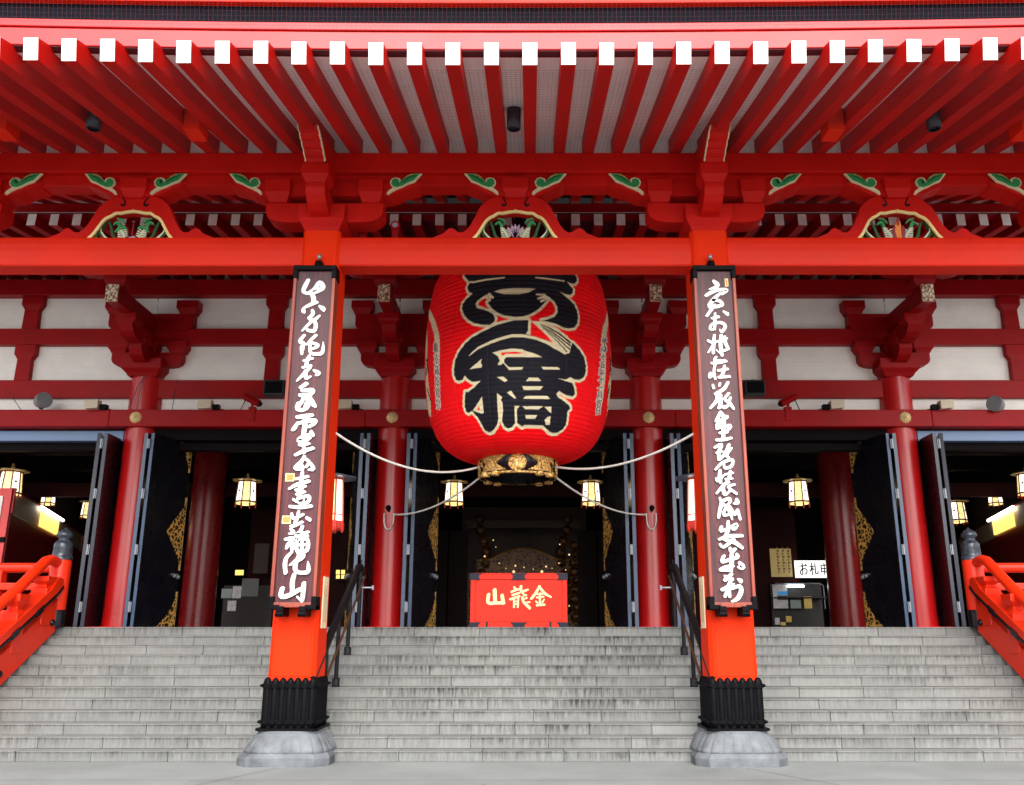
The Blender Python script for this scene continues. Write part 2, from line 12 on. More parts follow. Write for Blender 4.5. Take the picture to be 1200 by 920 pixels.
LSW=[[(-1.841,6.782),(-1.816,6.574),(-1.73,6.551),(-1.751,6.757)],[(-1.878,6.727),(-1.644,6.636),(-1.629,6.671),(-1.855,6.761)],[(-1.851,6.68),(-1.655,6.604),(-1.64,6.64),(-1.832,6.715)],[(-1.847,6.642),(-1.651,6.566),(-1.636,6.602),(-1.828,6.677)],[(-1.851,6.713),(-1.843,6.639),(-1.753,6.615),(-1.761,6.688)],[(-1.723,6.663),(-1.715,6.59),(-1.636,6.569),(-1.644,6.642)],[(-1.794,6.764),(-1.769,6.538),(-1.69,6.517),(-1.707,6.74)],[(-1.762,6.654),(-1.875,6.61),(-1.792,6.563),(-1.69,6.61)],[(-1.782,6.637),(-1.676,6.515),(-1.61,6.517),(-1.709,6.636)],[(-1.754,6.538),(-1.756,6.469),(-1.677,6.449),(-1.675,6.518)],[(-1.838,6.501),(-1.626,6.42),(-1.607,6.454),(-1.815,6.534)],[(-1.803,6.451),(-1.656,6.395),(-1.637,6.43),(-1.78,6.485)],[(-1.803,6.415),(-1.659,6.36),(-1.636,6.393),(-1.78,6.448)],[(-1.799,6.483),(-1.802,6.413),(-1.719,6.392),(-1.717,6.461)],[(-1.716,6.451),(-1.719,6.382),(-1.64,6.362),(-1.637,6.431)],[(-1.756,6.43),(-1.761,6.325),(-1.682,6.306),(-1.676,6.41)],[(-1.759,6.409),(-1.853,6.398),(-1.795,6.352),(-1.709,6.366)],[(-1.729,6.366),(-1.662,6.301),(-1.602,6.311),(-1.665,6.375)],[(-1.827,6.287),(-1.694,6.238),(-1.671,6.271),(-1.804,6.32)],[(-1.786,6.341),(-1.789,6.272),(-1.705,6.251),(-1.703,6.32)],[(-1.83,6.233),(-1.693,6.184),(-1.674,6.218),(-1.807,6.267)],[(-1.792,6.252),(-1.797,6.13),(-1.717,6.111),(-1.709,6.232)],[(-1.808,6.165),(-1.676,6.153),(-1.698,6.197),(-1.833,6.21)],[(-1.695,6.25),(-1.594,6.253),(-1.622,6.295),(-1.727,6.294)],[(-1.717,6.298),(-1.749,6.132),(-1.672,6.112),(-1.641,6.278)],[(-1.724,6.213),(-1.617,6.174),(-1.598,6.208),(-1.705,6.247)],[(-1.69,6.233),(-1.702,6.096),(-1.629,6.079),(-1.614,6.215)],[(-1.834,6.062),(-1.719,6.021),(-1.696,6.055),(-1.804,6.093)],[(-1.788,6.133),(-1.833,5.933),(-1.748,5.914),(-1.708,6.114)],[(-1.747,6.062),(-1.605,6.044),(-1.614,6.084),(-1.751,6.101)],[(-1.71,6.094),(-1.778,6.029),(-1.702,5.999),(-1.638,6.065)],[(-1.772,6.022),(-1.633,5.973),(-1.611,6.006),(-1.742,6.053)],[(-1.753,6.012),(-1.773,5.913),(-1.696,5.896),(-1.676,5.995)],[(-1.688,6.007),(-1.711,5.891),(-1.637,5.876),(-1.614,5.991)],[(-1.76,6.0),(-1.637,5.956),(-1.614,5.99),(-1.73,6.031)],[(-1.751,5.942),(-1.662,5.911),(-1.635,5.944),(-1.725,5.975)],[(-1.794,5.933),(-1.87,5.87),(-1.786,5.839),(-1.717,5.904)],[(-1.865,5.863),(-1.744,5.823),(-1.717,5.855),(-1.834,5.894)],[(-1.828,5.883),(-1.868,5.736),(-1.782,5.718),(-1.743,5.865)],[(-1.876,5.812),(-1.755,5.772),(-1.728,5.805),(-1.845,5.844)],[(-1.758,5.914),(-1.8,5.732),(-1.721,5.716),(-1.68,5.897)],[(-1.711,5.898),(-1.753,5.716),(-1.677,5.701),(-1.634,5.881)],[(-1.765,5.884),(-1.656,5.846),(-1.633,5.88),(-1.738,5.916)],[(-1.776,5.833),(-1.666,5.796),(-1.643,5.83),(-1.749,5.866)],[(-1.79,5.784),(-1.676,5.746),(-1.653,5.779),(-1.759,5.815)],[(-1.824,5.731),(-1.685,5.686),(-1.654,5.717),(-1.789,5.762)],[(-1.773,5.722),(-1.93,5.666),(-1.858,5.631),(-1.712,5.69)],[(-1.812,5.712),(-1.752,5.593),(-1.674,5.594),(-1.731,5.712)],[(-1.869,5.636),(-1.753,5.599),(-1.721,5.631),(-1.829,5.666)],[(-1.904,5.61),(-1.751,5.563),(-1.72,5.594),(-1.864,5.64)],[(-1.888,5.638),(-1.938,5.547),(-1.842,5.527),(-1.797,5.62)],[(-1.8,5.611),(-1.846,5.518),(-1.761,5.502),(-1.72,5.595)],[(-1.935,5.556),(-1.777,5.507),(-1.742,5.538),(-1.891,5.585)],[(1.84,6.802),(2.16,6.922),(2.138,6.956),(1.826,6.839)],[(1.839,6.822),(1.892,6.783),(1.99,6.83),(1.927,6.866)],[(2.016,6.903),(1.941,6.821),(2.048,6.837),(2.138,6.925)],[(1.813,6.741),(2.194,6.883),(2.168,6.916),(1.798,6.778)],[(1.922,6.875),(1.902,6.72),(2.013,6.753),(2.033,6.909)],[(1.796,6.63),(2.123,6.749),(2.105,6.785),(1.785,6.667)],[(1.79,6.671),(1.749,6.536),(1.83,6.552),(1.879,6.691)],[(1.796,6.592),(1.952,6.649),(1.934,6.685),(1.781,6.628)],[(1.856,6.656),(1.848,6.581),(1.944,6.608),(1.956,6.685)],[(1.906,6.734),(1.962,6.606),(2.081,6.649),(2.013,6.774)],[(2.046,6.628),(2.136,6.714),(2.014,6.694),(1.943,6.614)],[(1.992,6.724),(1.861,6.586),(1.948,6.592),(2.105,6.74)],[(1.75,6.439),(2.055,6.548),(2.033,6.583),(1.732,6.474)],[(1.83,6.566),(1.835,6.409),(1.928,6.434),(1.926,6.593)],[(1.748,6.34),(1.995,6.427),(1.973,6.462),(1.733,6.376)],[(1.802,6.402),(1.778,6.262),(1.864,6.279),(1.891,6.421)],[(1.774,6.3),(1.971,6.368),(1.945,6.401),(1.756,6.335)],[(1.871,6.375),(1.874,6.293),(1.974,6.319),(1.968,6.401)],[(1.734,6.23),(2.033,6.333),(2.007,6.366),(1.716,6.265)],[(1.778,6.268),(1.707,6.18),(1.776,6.178),(1.854,6.268)],[(1.752,6.188),(1.973,6.263),(1.951,6.298),(1.734,6.223)],[(1.755,6.152),(1.976,6.227),(1.951,6.26),(1.737,6.187)],[(1.747,6.19),(1.754,6.128),(1.836,6.148),(1.83,6.211)],[(1.722,6.109),(2.007,6.206),(1.982,6.239),(1.7,6.143)],[(1.802,6.246),(1.815,6.118),(1.901,6.139),(1.891,6.269)],[(1.717,6.004),(1.993,6.096),(1.96,6.127),(1.695,6.038)],[(1.776,6.121),(1.807,5.974),(1.894,5.995),(1.859,6.141)],[(1.722,5.86),(2.002,5.949),(1.972,5.981),(1.7,5.894)],[(1.73,5.825),(1.762,5.716),(1.843,5.733),(1.81,5.842)],[(1.768,5.756),(1.72,5.679),(1.795,5.676),(1.842,5.754)],[(1.752,5.791),(1.964,5.857),(1.933,5.889),(1.73,5.825)],[(1.861,5.866),(1.905,5.723),(2.001,5.744),(1.956,5.888)],[(1.763,5.751),(1.975,5.817),(1.945,5.849),(1.74,5.785)],[(1.777,5.719),(1.986,5.783),(1.956,5.815),(1.747,5.751)],[(1.746,5.624),(2.02,5.706),(1.977,5.736),(1.716,5.656)],[(1.795,5.705),(1.828,5.632),(1.914,5.65),(1.88,5.723)],[(1.774,5.608),(2.003,5.676),(1.964,5.707),(1.744,5.64)],[(1.802,5.592),(1.99,5.647),(1.951,5.678),(1.772,5.624)],[(1.772,5.624),(1.805,5.552),(1.892,5.569),(1.854,5.641)],[(1.881,5.657),(1.919,5.585),(2.017,5.605),(1.974,5.677)],[(1.821,5.554),(2.013,5.61),(1.974,5.641),(1.79,5.587)],[(1.776,5.559),(1.836,5.42),(1.928,5.437),(1.859,5.575)],[(1.882,5.59),(1.955,5.453),(2.064,5.475),(1.976,5.609)],[(1.806,5.526),(1.996,5.581),(1.956,5.612),(1.776,5.559)],[(1.829,5.472),(2.027,5.528),(1.988,5.558),(1.798,5.504)],[(1.856,5.424),(2.06,5.48),(2.016,5.51),(1.82,5.455)]]
LB=[[(-1.075,7.949),(-1.058,7.853),(-0.954,7.741),(-0.914,7.694),(-0.945,7.663),(-0.964,7.596),(-0.918,7.51),(-0.836,7.465),(-0.939,7.401),(-0.986,7.356),(-1.035,7.312),(-1.05,7.218),(-0.995,7.084),(-0.896,6.971),(-0.779,6.892),(-0.701,6.866),(-0.623,6.84),(-0.549,6.831),(-0.477,6.824),(-0.4,6.869),(-0.386,6.935),(-0.424,7.018),(-0.523,7.087),(-0.646,7.135),(-0.733,7.175),(-0.768,7.247),(-0.725,7.316),(-0.67,7.345),(-0.615,7.376),(-0.51,7.424),(-0.447,7.348),(-0.492,7.287),(-0.528,7.242),(-0.486,7.183),(-0.445,7.125),(-0.393,7.081),(-0.34,7.036),(-0.275,7.005),(-0.212,6.976),(-0.124,6.959),(-0.037,6.944),(0.031,6.947),(0.1,6.951),(0.175,6.981),(0.25,7.011),(0.313,7.058),(0.378,7.106),(0.424,7.157),(0.471,7.209),(0.512,7.264),(0.553,7.32),(0.512,7.379),(0.579,7.357),(0.676,7.289),(0.734,7.188),(0.737,7.08),(0.666,6.989),(0.605,6.959),(0.545,6.929),(0.439,6.898),(0.505,6.892),(0.569,6.884),(0.637,6.873),(0.704,6.862),(0.773,6.842),(0.842,6.822),(0.96,6.823),(1.068,6.856),(1.146,6.953),(1.171,7.081),(1.151,7.199),(1.121,7.253),(1.093,7.309),(1.039,7.346),(0.985,7.383),(0.899,7.436),(0.798,7.494),(0.864,7.482),(0.93,7.469),(1.024,7.475),(1.079,7.53),(1.096,7.604),(1.04,7.661),(0.967,7.73),(1.062,7.709),(1.149,7.73),(1.214,7.804),(1.221,7.88),(1.165,7.971),(1.082,7.98),(1.002,7.991),(0.927,8.005),(0.832,8.013),(0.74,8.022),(0.649,7.998),(0.559,7.976),(0.491,7.968),(0.422,7.959),(0.356,7.954),(0.359,8.025),(0.362,8.097),(0.37,8.178),(0.382,8.267),(0.31,8.26),(0.239,8.254),(0.168,8.251),(0.098,8.247),(0.029,8.245),(-0.041,8.245),(-0.11,8.247),(-0.181,8.251),(-0.252,8.256),(-0.242,8.167),(-0.235,8.087),(-0.233,8.016),(-0.23,7.944),(-0.296,7.945),(-0.361,7.944),(-0.429,7.947),(-0.496,7.95),(-0.566,7.954),(-0.637,7.96),(-0.71,7.968),(-0.784,7.976),(-0.876,7.964),(-0.973,7.955)],[(-0.31,6.822),(-0.243,6.836),(-0.175,6.85),(-0.108,6.866),(-0.041,6.881),(0.019,6.882),(0.079,6.883),(0.139,6.886),(0.2,6.89),(0.196,6.823),(0.193,6.757),(0.189,6.69),(0.152,6.635),(0.211,6.622),(0.293,6.604),(0.376,6.587),(0.46,6.558),(0.545,6.531),(0.608,6.499),(0.672,6.468),(0.732,6.434),(0.794,6.4),(0.856,6.367),(0.979,6.402),(0.986,6.464),(0.995,6.528),(0.967,6.57),(1.043,6.56),(1.116,6.509),(1.191,6.459),(1.242,6.403),(1.298,6.349),(1.32,6.276),(1.346,6.203),(1.345,6.139),(1.348,6.076),(1.304,5.986),(1.202,5.93),(1.088,5.924),(0.998,5.947),(0.919,5.894),(0.839,5.892),(0.76,5.891),(0.832,5.88),(0.906,5.869),(0.984,5.86),(1.061,5.85),(1.12,5.747),(1.137,5.665),(1.094,5.623),(0.948,5.628),(0.868,5.655),(0.792,5.683),(0.741,5.625),(0.79,5.574),(0.861,5.546),(0.935,5.518),(1.039,5.469),(1.083,5.414),(1.03,5.373),(1.043,5.301),(1.058,5.229),(1.072,5.157),(1.045,5.088),(0.996,5.054),(0.945,5.02),(0.824,5.006),(0.727,5.022),(0.624,5.068),(0.548,5.102),(0.47,5.099),(0.393,5.097),(0.319,5.097),(0.243,5.096),(0.168,5.096),(0.11,5.073),(0.02,5.115),(-0.019,5.149),(-0.041,5.115),(-0.103,5.063),(-0.19,5.043),(-0.268,5.086),(-0.3,5.163),(-0.281,5.24),(-0.264,5.319),(-0.265,5.387),(-0.267,5.456),(-0.3,5.498),(-0.264,5.539),(-0.312,5.576),(-0.361,5.614),(-0.362,5.555),(-0.363,5.495),(-0.364,5.437),(-0.364,5.379),(-0.365,5.323),(-0.366,5.266),(-0.367,5.21),(-0.388,5.154),(-0.417,5.103),(-0.476,5.062),(-0.538,5.022),(-0.63,5.004),(-0.715,5.041),(-0.733,5.091),(-0.75,5.14),(-0.775,5.193),(-0.801,5.247),(-0.853,5.303),(-0.9,5.359),(-0.991,5.334),(-1.031,5.362),(-1.043,5.446),(-1.03,5.511),(-1.019,5.576),(-0.987,5.687),(-0.922,5.679),(-0.849,5.716),(-0.777,5.753),(-0.718,5.798),(-0.659,5.844),(-0.772,5.838),(-0.831,5.845),(-0.917,5.905),(-0.973,5.969),(-1.026,5.908),(-1.11,5.896),(-1.174,5.925),(-1.216,6.014),(-1.214,6.076),(-1.212,6.138),(-1.192,6.205),(-1.175,6.274),(-1.127,6.342),(-1.083,6.412),(-1.017,6.471),(-0.957,6.533),(-0.884,6.579),(-0.813,6.628),(-0.728,6.661),(-0.648,6.697),(-0.567,6.726),(-0.49,6.758),(-0.429,6.779),(-0.37,6.8)]]
LC=[[(-0.419,7.45),(-0.348,7.465),(-0.278,7.484),(-0.216,7.486),(-0.154,7.489),(-0.092,7.493),(-0.031,7.493),(0.031,7.493),(0.092,7.492),(0.154,7.494),(0.216,7.497),(0.339,7.492),(0.277,7.456),(0.215,7.421),(0.155,7.404),(0.095,7.388),(0.036,7.372),(-0.031,7.373),(-0.097,7.374),(-0.164,7.377),(-0.232,7.381),(-0.293,7.402),(-0.356,7.426)],[(-0.87,6.067),(-0.804,6.104),(-0.743,6.143),(-0.679,6.183),(-0.618,6.224),(-0.645,6.157),(-0.614,6.105),(-0.635,6.071),(-0.745,6.069)],[(-0.428,6.315),(-0.354,6.329),(-0.281,6.344),(-0.215,6.351),(-0.149,6.36),(-0.083,6.369),(0.003,6.361),(0.089,6.356),(0.138,6.331),(0.213,6.312),(0.288,6.293),(0.366,6.263),(0.445,6.233),(0.378,6.229),(0.311,6.225),(0.245,6.221),(0.179,6.219),(0.113,6.218),(0.048,6.216),(-0.017,6.216),(-0.083,6.216),(-0.182,6.219),(-0.22,6.177),(-0.22,6.128),(-0.146,6.053),(-0.121,6.04),(-0.043,6.041),(0.034,6.043),(0.111,6.045),(0.092,6.002),(0.017,6.0),(-0.058,5.997),(-0.133,5.996),(-0.182,6.056),(-0.232,6.117),(-0.282,6.087),(-0.334,6.096),(-0.295,6.168),(-0.332,6.245)],[(0.43,6.065),(0.505,6.069),(0.579,6.074),(0.657,6.081),(0.735,6.088),(0.786,6.062),(0.765,6.048),(0.689,6.039),(0.616,6.032),(0.542,6.025),(0.471,6.019)],[(-0.351,5.883),(-0.236,5.884),(-0.16,5.822),(-0.211,5.792),(-0.281,5.837)],[(0.213,5.866),(0.292,5.868),(0.372,5.873),(0.439,5.821),(0.369,5.816),(0.3,5.813),(0.231,5.81),(0.163,5.808)],[(0.099,5.718),(0.161,5.719),(0.223,5.721),(0.286,5.723),(0.348,5.726),(0.412,5.729),(0.476,5.733),(0.425,5.67),(0.351,5.666),(0.276,5.663),(0.202,5.661),(0.128,5.659)],[(0.169,5.559),(0.234,5.561),(0.3,5.563),(0.366,5.566),(0.434,5.57),(0.501,5.574),(0.569,5.578),(0.623,5.53),(0.548,5.525),(0.474,5.521),(0.401,5.518),(0.329,5.515),(0.258,5.513),(0.187,5.512),(0.116,5.512)],[(-0.176,5.613),(-0.104,5.647),(-0.057,5.582),(-0.008,5.517),(-0.048,5.517),(-0.112,5.565)],[(0.104,5.389),(0.17,5.39),(0.235,5.391),(0.301,5.393),(0.367,5.396),(0.434,5.399),(0.501,5.402),(0.416,5.347),(0.331,5.346),(0.246,5.345),(0.161,5.345)],[(0.529,5.393),(0.664,5.408),(0.684,5.307),(0.635,5.326)],[(0.165,5.248),(0.243,5.25),(0.321,5.252),(0.4,5.256),(0.368,5.198),(0.279,5.196),(0.19,5.194)],[(0.609,5.233),(0.68,5.256),(0.686,5.187),(0.7,5.122),(0.613,5.116),(0.565,5.185)],[(-0.654,5.574),(-0.652,5.505),(-0.649,5.436),(-0.653,5.37),(-0.657,5.305),(-0.696,5.297),(-0.789,5.329),(-0.882,5.363),(-0.817,5.413),(-0.759,5.466),(-0.705,5.519)],[(-0.041,5.392),(0.056,5.392),(0.001,5.338),(0.003,5.277),(0.006,5.216),(0.008,5.155),(0.011,5.098),(-0.036,5.098),(-0.036,5.154),(-0.037,5.214),(-0.039,5.273),(-0.04,5.332)],[(0.242,6.874),(0.317,6.876),(0.394,6.88),(0.478,6.866),(0.564,6.853),(0.622,6.827),(0.68,6.803),(0.741,6.78),(0.801,6.743),(0.863,6.708),(0.925,6.673),(0.973,6.619),(1.021,6.564),(0.986,6.464),(0.961,6.368),(0.866,6.338),(0.8,6.385),(0.736,6.433),(0.672,6.481),(0.623,6.529),(0.576,6.578),(0.514,6.635),(0.453,6.691),(0.402,6.734),(0.352,6.778),(0.302,6.822)]]
LR=[[(-0.281,6.295),(-0.232,6.305),(-0.162,6.306),(-0.093,6.308),(-0.024,6.312),(0.035,6.302),(0.094,6.295),(0.153,6.287),(0.094,6.282),(0.035,6.277),(-0.024,6.273),(-0.109,6.275),(-0.194,6.277),(-0.247,6.244)],[(-0.74,5.424),(-0.719,5.356),(-0.78,5.368)],[(0.268,6.804),(0.338,6.761),(0.407,6.719),(0.46,6.672),(0.514,6.627),(0.576,6.564),(0.64,6.503),(0.576,6.524),(0.513,6.546),(0.441,6.561),(0.371,6.579),(0.3,6.595),(0.231,6.614),(0.243,6.678),(0.256,6.741)],[(-0.816,5.769),(-0.875,5.813),(-0.947,5.845),(-0.985,5.813),(-0.955,5.742),(-0.884,5.755)]]
LCL=[[(-0.956,7.715,0.0163),(-0.823,7.689,0.0178),(-0.578,7.7,0.0178),(-0.405,7.701,0.0163),(-0.237,7.708,0.0148)],[(0.345,7.714,0.0148),(0.483,7.713,0.0155),(0.624,7.715,0.0163),(0.762,7.72,0.0155),(0.907,7.73,0.0148)],[(-0.508,7.411,0.0222),(-0.438,7.33,0.0222)],[(-0.585,7.371,0.0222),(-0.492,7.287,0.0207)],[(0.542,7.333,0.0237),(0.43,7.257,0.0207)],[(0.51,7.362,0.0222),(0.375,7.303,0.0207)],[(0.496,7.389,0.0222),(0.354,7.384,0.0178)],[(-0.868,6.307,0.0074),(-0.698,6.418,0.0192),(-0.486,6.492,0.0252),(-0.281,6.553,0.0266),(-0.084,6.598,0.0266),(0.089,6.598,0.0266),(0.186,6.587,0.0266),(0.348,6.556,0.0252),(0.514,6.506,0.0266),(0.672,6.439,0.0326),(0.869,6.351,0.0192)]]
LBL=[[(0.424,6.823,0.0074),(0.61,6.755,0.0133),(0.788,6.675,0.0163),(0.976,6.564,0.0192)],[(0.423,6.796,0.0059),(0.532,6.745,0.0089),(0.641,6.695,0.0118),(0.749,6.631,0.0128),(0.86,6.568,0.0138),(0.978,6.51,0.0148)],[(0.453,6.762,0.0059),(0.562,6.699,0.0081),(0.673,6.637,0.0104),(0.816,6.534,0.0118),(0.968,6.438,0.0133)],[(0.515,6.713,0.0044),(0.608,6.636,0.0067),(0.703,6.561,0.0089),(0.803,6.475,0.0104),(0.908,6.39,0.0118)]]
PROF=[(0.68,4.74),(0.95,4.76),(1.15,4.83),(1.35,4.97),(1.5,5.15),(1.62,5.42),(1.7,5.75),(1.755,6.15),(1.775,6.55),(1.765,6.95),(1.745,7.35),(1.705,7.75),(1.63,8.13),(1.46,8.43),(1.18,8.62),(0.9,8.7),(0.68,8.73)]
SUN_EL,SUN_AZ,SUN_E,SUN_A,SKY_S,EXPO=40,-12,.85,35,.15,1.58

SC=bpy.context.scene
COL=SC.collection
# ------------------------------------------------------------------ camera model (same numbers as the camera object)
F,TH,CH,CX,DX=1041.7,0.26461,1.6513,622.06,0.2406
_c,_s=math.cos(TH),math.sin(TH)
def at(px,py,Y):
    b=(460-py)/F; ry=_c-b*_s; rz=_s+b*_c; k=Y/ry
    return DX+(px-CX)/F*k, CH+rz*k
cam=bpy.data.cameras.new('camera'); cam.sensor_width=36; cam.lens=F/1200*36; cam.shift_x=-(CX-600)/1200
cam.clip_start=.1; cam.clip_end=2000
co=bpy.data.objects.new('camera',cam); COL.objects.link(co); co.location=(DX,0,CH); co.rotation_euler=(math.pi/2+TH,0,0); SC.camera=co

# ------------------------------------------------------------------ materials
def mat(name,col,rough=.5,metal=0,var=.12,vs=2.5,bump=.15,bs=60,emit=None,es=0,coat=0,spec=None):
    m=bpy.data.materials.new(name); m.use_nodes=True; nt=m.node_tree; N=nt.nodes; L=nt.links
    b=N['Principled BSDF']; tc=N.new('ShaderNodeTexCoord')
    n=N.new('ShaderNodeTexNoise'); n.inputs['Scale'].default_value=vs; n.inputs['Detail'].default_value=8; n.inputs['Roughness'].default_value=.6
    L.new(tc.outputs['Object'],n.inputs['Vector'])
    r=N.new('ShaderNodeMapRange'); r.inputs[1].default_value=.3; r.inputs[2].default_value=.7; r.inputs[3].default_value=1-var; r.inputs[4].default_value=1+var
    L.new(n.outputs['Fac'],r.inputs[0])
    nf=N.new('ShaderNodeTexNoise'); nf.inputs['Scale'].default_value=38; nf.inputs['Detail'].default_value=6; nf.inputs['Roughness'].default_value=.75; L.new(tc.outputs['Object'],nf.inputs['Vector'])
    rf=N.new('ShaderNodeMapRange'); rf.inputs[1].default_value=.3; rf.inputs[2].default_value=.7; rf.inputs[3].default_value=1-min(.10,var*.8); rf.inputs[4].default_value=1+min(.06,var*.5); L.new(nf.outputs['Fac'],rf.inputs[0])
    mm=N.new('ShaderNodeMath'); mm.operation='MULTIPLY'; L.new(r.outputs[0],mm.inputs[0]); L.new(rf.outputs[0],mm.inputs[1])
    v=N.new('ShaderNodeVectorMath'); v.operation='SCALE'; v.inputs[0].default_value=col; L.new(mm.outputs[0],v.inputs['Scale'])
    L.new(v.outputs[0],b.inputs['Base Color'])
    rr=N.new('ShaderNodeMapRange'); rr.inputs[3].default_value=max(.03,rough-.08); rr.inputs[4].default_value=min(1,rough+.12)
    L.new(n.outputs['Fac'],rr.inputs[0]); L.new(rr.outputs[0],b.inputs['Roughness'])
    b.inputs['Metallic'].default_value=metal
    if spec is not None: b.inputs['Specular IOR Level'].default_value=spec
    if coat: b.inputs['Coat Weight'].default_value=coat; b.inputs['Coat Roughness'].default_value=.18
    if bump:
        n2=N.new('ShaderNodeTexNoise'); n2.inputs['Scale'].default_value=bs; n2.inputs['Detail'].default_value=5; L.new(tc.outputs['Object'],n2.inputs['Vector'])
        bp=N.new('ShaderNodeBump'); bp.inputs['Strength'].default_value=bump; bp.inputs['Distance'].default_value=.01
        L.new(n2.outputs['Fac'],bp.inputs['Height']); L.new(bp.outputs[0],b.inputs['Normal'])
    if emit: b.inputs['Emission Color'].default_value=(*emit,1); b.inputs['Emission Strength'].default_value=es
    m['x']=0; del m['x']
    return m
RED=mat('vermilion_paint',(.66,.018,.003),.5,var=.08,vs=1.3,bump=.08,bs=25,spec=.25)
EAVE=mat('glossy_eave_paint',(.56,.014,.016),.45,var=.05,vs=.8,bump=.05,bs=20,coat=.05)
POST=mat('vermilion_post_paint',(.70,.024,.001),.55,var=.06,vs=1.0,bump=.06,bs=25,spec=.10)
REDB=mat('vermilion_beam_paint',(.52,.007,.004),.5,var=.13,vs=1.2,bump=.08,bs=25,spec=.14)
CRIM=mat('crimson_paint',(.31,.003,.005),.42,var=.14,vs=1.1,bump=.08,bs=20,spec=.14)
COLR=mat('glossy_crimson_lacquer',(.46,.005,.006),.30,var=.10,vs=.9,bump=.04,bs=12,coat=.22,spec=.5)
RAIL=mat('glossy_vermilion_lacquer',(.72,.024,.003),.34,var=.06,vs=2,bump=.03,coat=.06,spec=.3)
WHITE=mat('white_painted_end',(.80,.80,.77),.5,var=.12,vs=4)
BLACK=mat('black_lacquer',(.006,.006,.010),.25,var=.2,bump=.03,spec=.35)
BRONZE=mat('dark_bronze',(.0025,.0025,.0035),.45,var=.3,vs=8,bump=.2,bs=40,spec=.07)
SILV=mat('steel_hinge',(.30,.32,.35),.4,metal=.6)
DARK=mat('dark_interior_wood',(.010,.005,.005),.7,var=.3,spec=.15)  # near-black so the room's darkness sits in the colour
DARKR=mat('dark_red_interior_wood',(.022,.002,.002),.6,var=.25,spec=.12)  # red darkened likewise to carry the interior's shade
ROPE=mat('white_rope',(.72,.70,.64),.8,var=.1,bs=200)
CREAM=mat('cream_paint',(.72,.62,.38),.5,var=.08)
GREEN=mat('green_paint',(.02,.26,.075),.45,var=.25,vs=25)
DGREEN=mat('dark_green_paint',(.006,.085,.02),.45,var=.3,vs=25)
ORNG=mat('orange_paint',(.75,.22,.04),.5,var=.2,vs=20)
PINKP=mat('lilac_paint',(.45,.30,.42),.5,var=.25,vs=20)
LBLUE=mat('sky_sheen_door_head',(.14,.23,.40),.4,var=.08,bump=.03)  # sky reflection on the black outer door heads, put into the colour
EDGE=mat('sky_sheen_door_edge',(.060,.095,.165),.3,var=.15,vs=5,bump=.03)  # sky sheen on the black lacquer edges, painted as blue-grey
NAVY=mat('dim_sky_sheen_door_edge',(.022,.028,.048),.3,var=.15,vs=5,bump=.03)  # same painted sheen, darker for edges that reflect less sky
GREY=mat('grey_metal',(.25,.27,.28),.4,metal=.3)
BEIGE=mat('beige_plastic',(.55,.47,.34),.5,var=.05)
ALOE=mat('wood_plain',(.2,.1,.05),.5)
LWHITE=mat('lit_lantern_white_panel',(.8,.78,.72),.5,emit=(1,.90,.74),es=.95,bump=0)
MATTBLK=mat('matt_black_board',(.006,.006,.010),.95,var=.2,spec=.1)
MAROON=mat('shaded_maroon_boards',(.10,.006,.012),.6,var=.15)  # maroon darkened to carry the shade below the eaves
DHEAD=mat('dark_brown_door_head',(.006,.004,.005),.7,var=.2,spec=.08)
RBLK=mat('black_handrail_paint',(.006,.006,.007),.45,var=.2,spec=.2)
TILE=mat('dark_roof_tile',(.06,.062,.065),.5,var=.25,vs=6)
LETTER=mat('white_lettering_paint',(.80,.82,.80),.5,var=.05,vs=20)
GOLDLET=mat('pale_gold_lettering',(.85,.74,.36),.4,var=.06,vs=20)
def tree(m): return m.node_tree.nodes,m.node_tree.links,m.node_tree.nodes['Principled BSDF']

def gold(name,col,openwork=False,scale=40,dark=(.02,.012,.006),thr=.5,metal=.75):
    m=mat(name,col,.32,metal=metal,var=.15,vs=12,bump=0); N,L,b=tree(m)
    tc=N.new('ShaderNodeTexCoord'); w=N.new('ShaderNodeTexVoronoi'); w.feature='DISTANCE_TO_EDGE'; w.inputs['Scale'].default_value=scale
    n=N.new('ShaderNodeTexNoise'); n.inputs['Scale'].default_value=scale*.4
    mx=N.new('ShaderNodeMixRGB'); mx.inputs[0].default_value=.12; L.new(tc.outputs['Object'],mx.inputs[1]); L.new(n.outputs['Color'],mx.inputs[2]); L.new(mx.outputs[0],w.inputs['Vector'])
    bp=N.new('ShaderNodeBump'); bp.inputs['Strength'].default_value=.9; bp.inputs['Distance'].default_value=.012; bp.invert=True
    L.new(w.outputs['Distance'],bp.inputs['Height']); L.new(bp.outputs[0],b.inputs['Normal'])
    if openwork:
        cr=N.new('ShaderNodeValToRGB'); cr.color_ramp.elements[0].position=thr*.3; cr.color_ramp.elements[1].position=thr*.42
        cr.color_ramp.elements[0].color=(*col,1); cr.color_ramp.elements[1].color=(*dark,1)
        L.new(w.outputs['Distance'],cr.inputs[0]); L.new(cr.outputs[0],b.inputs['Base Color'])
    return m
GOLD=gold('gilt_metal',(.86,.56,.18),metal=.5)
GOLDO=gold('gilt_openwork_metal',(.85,.48,.11),True,11,thr=.30,metal=.1)
GOLDC=gold('gilt_brown_cap',(.28,.09,.03),True,13,dark=(.85,.78,.58),thr=.3,metal=.1)

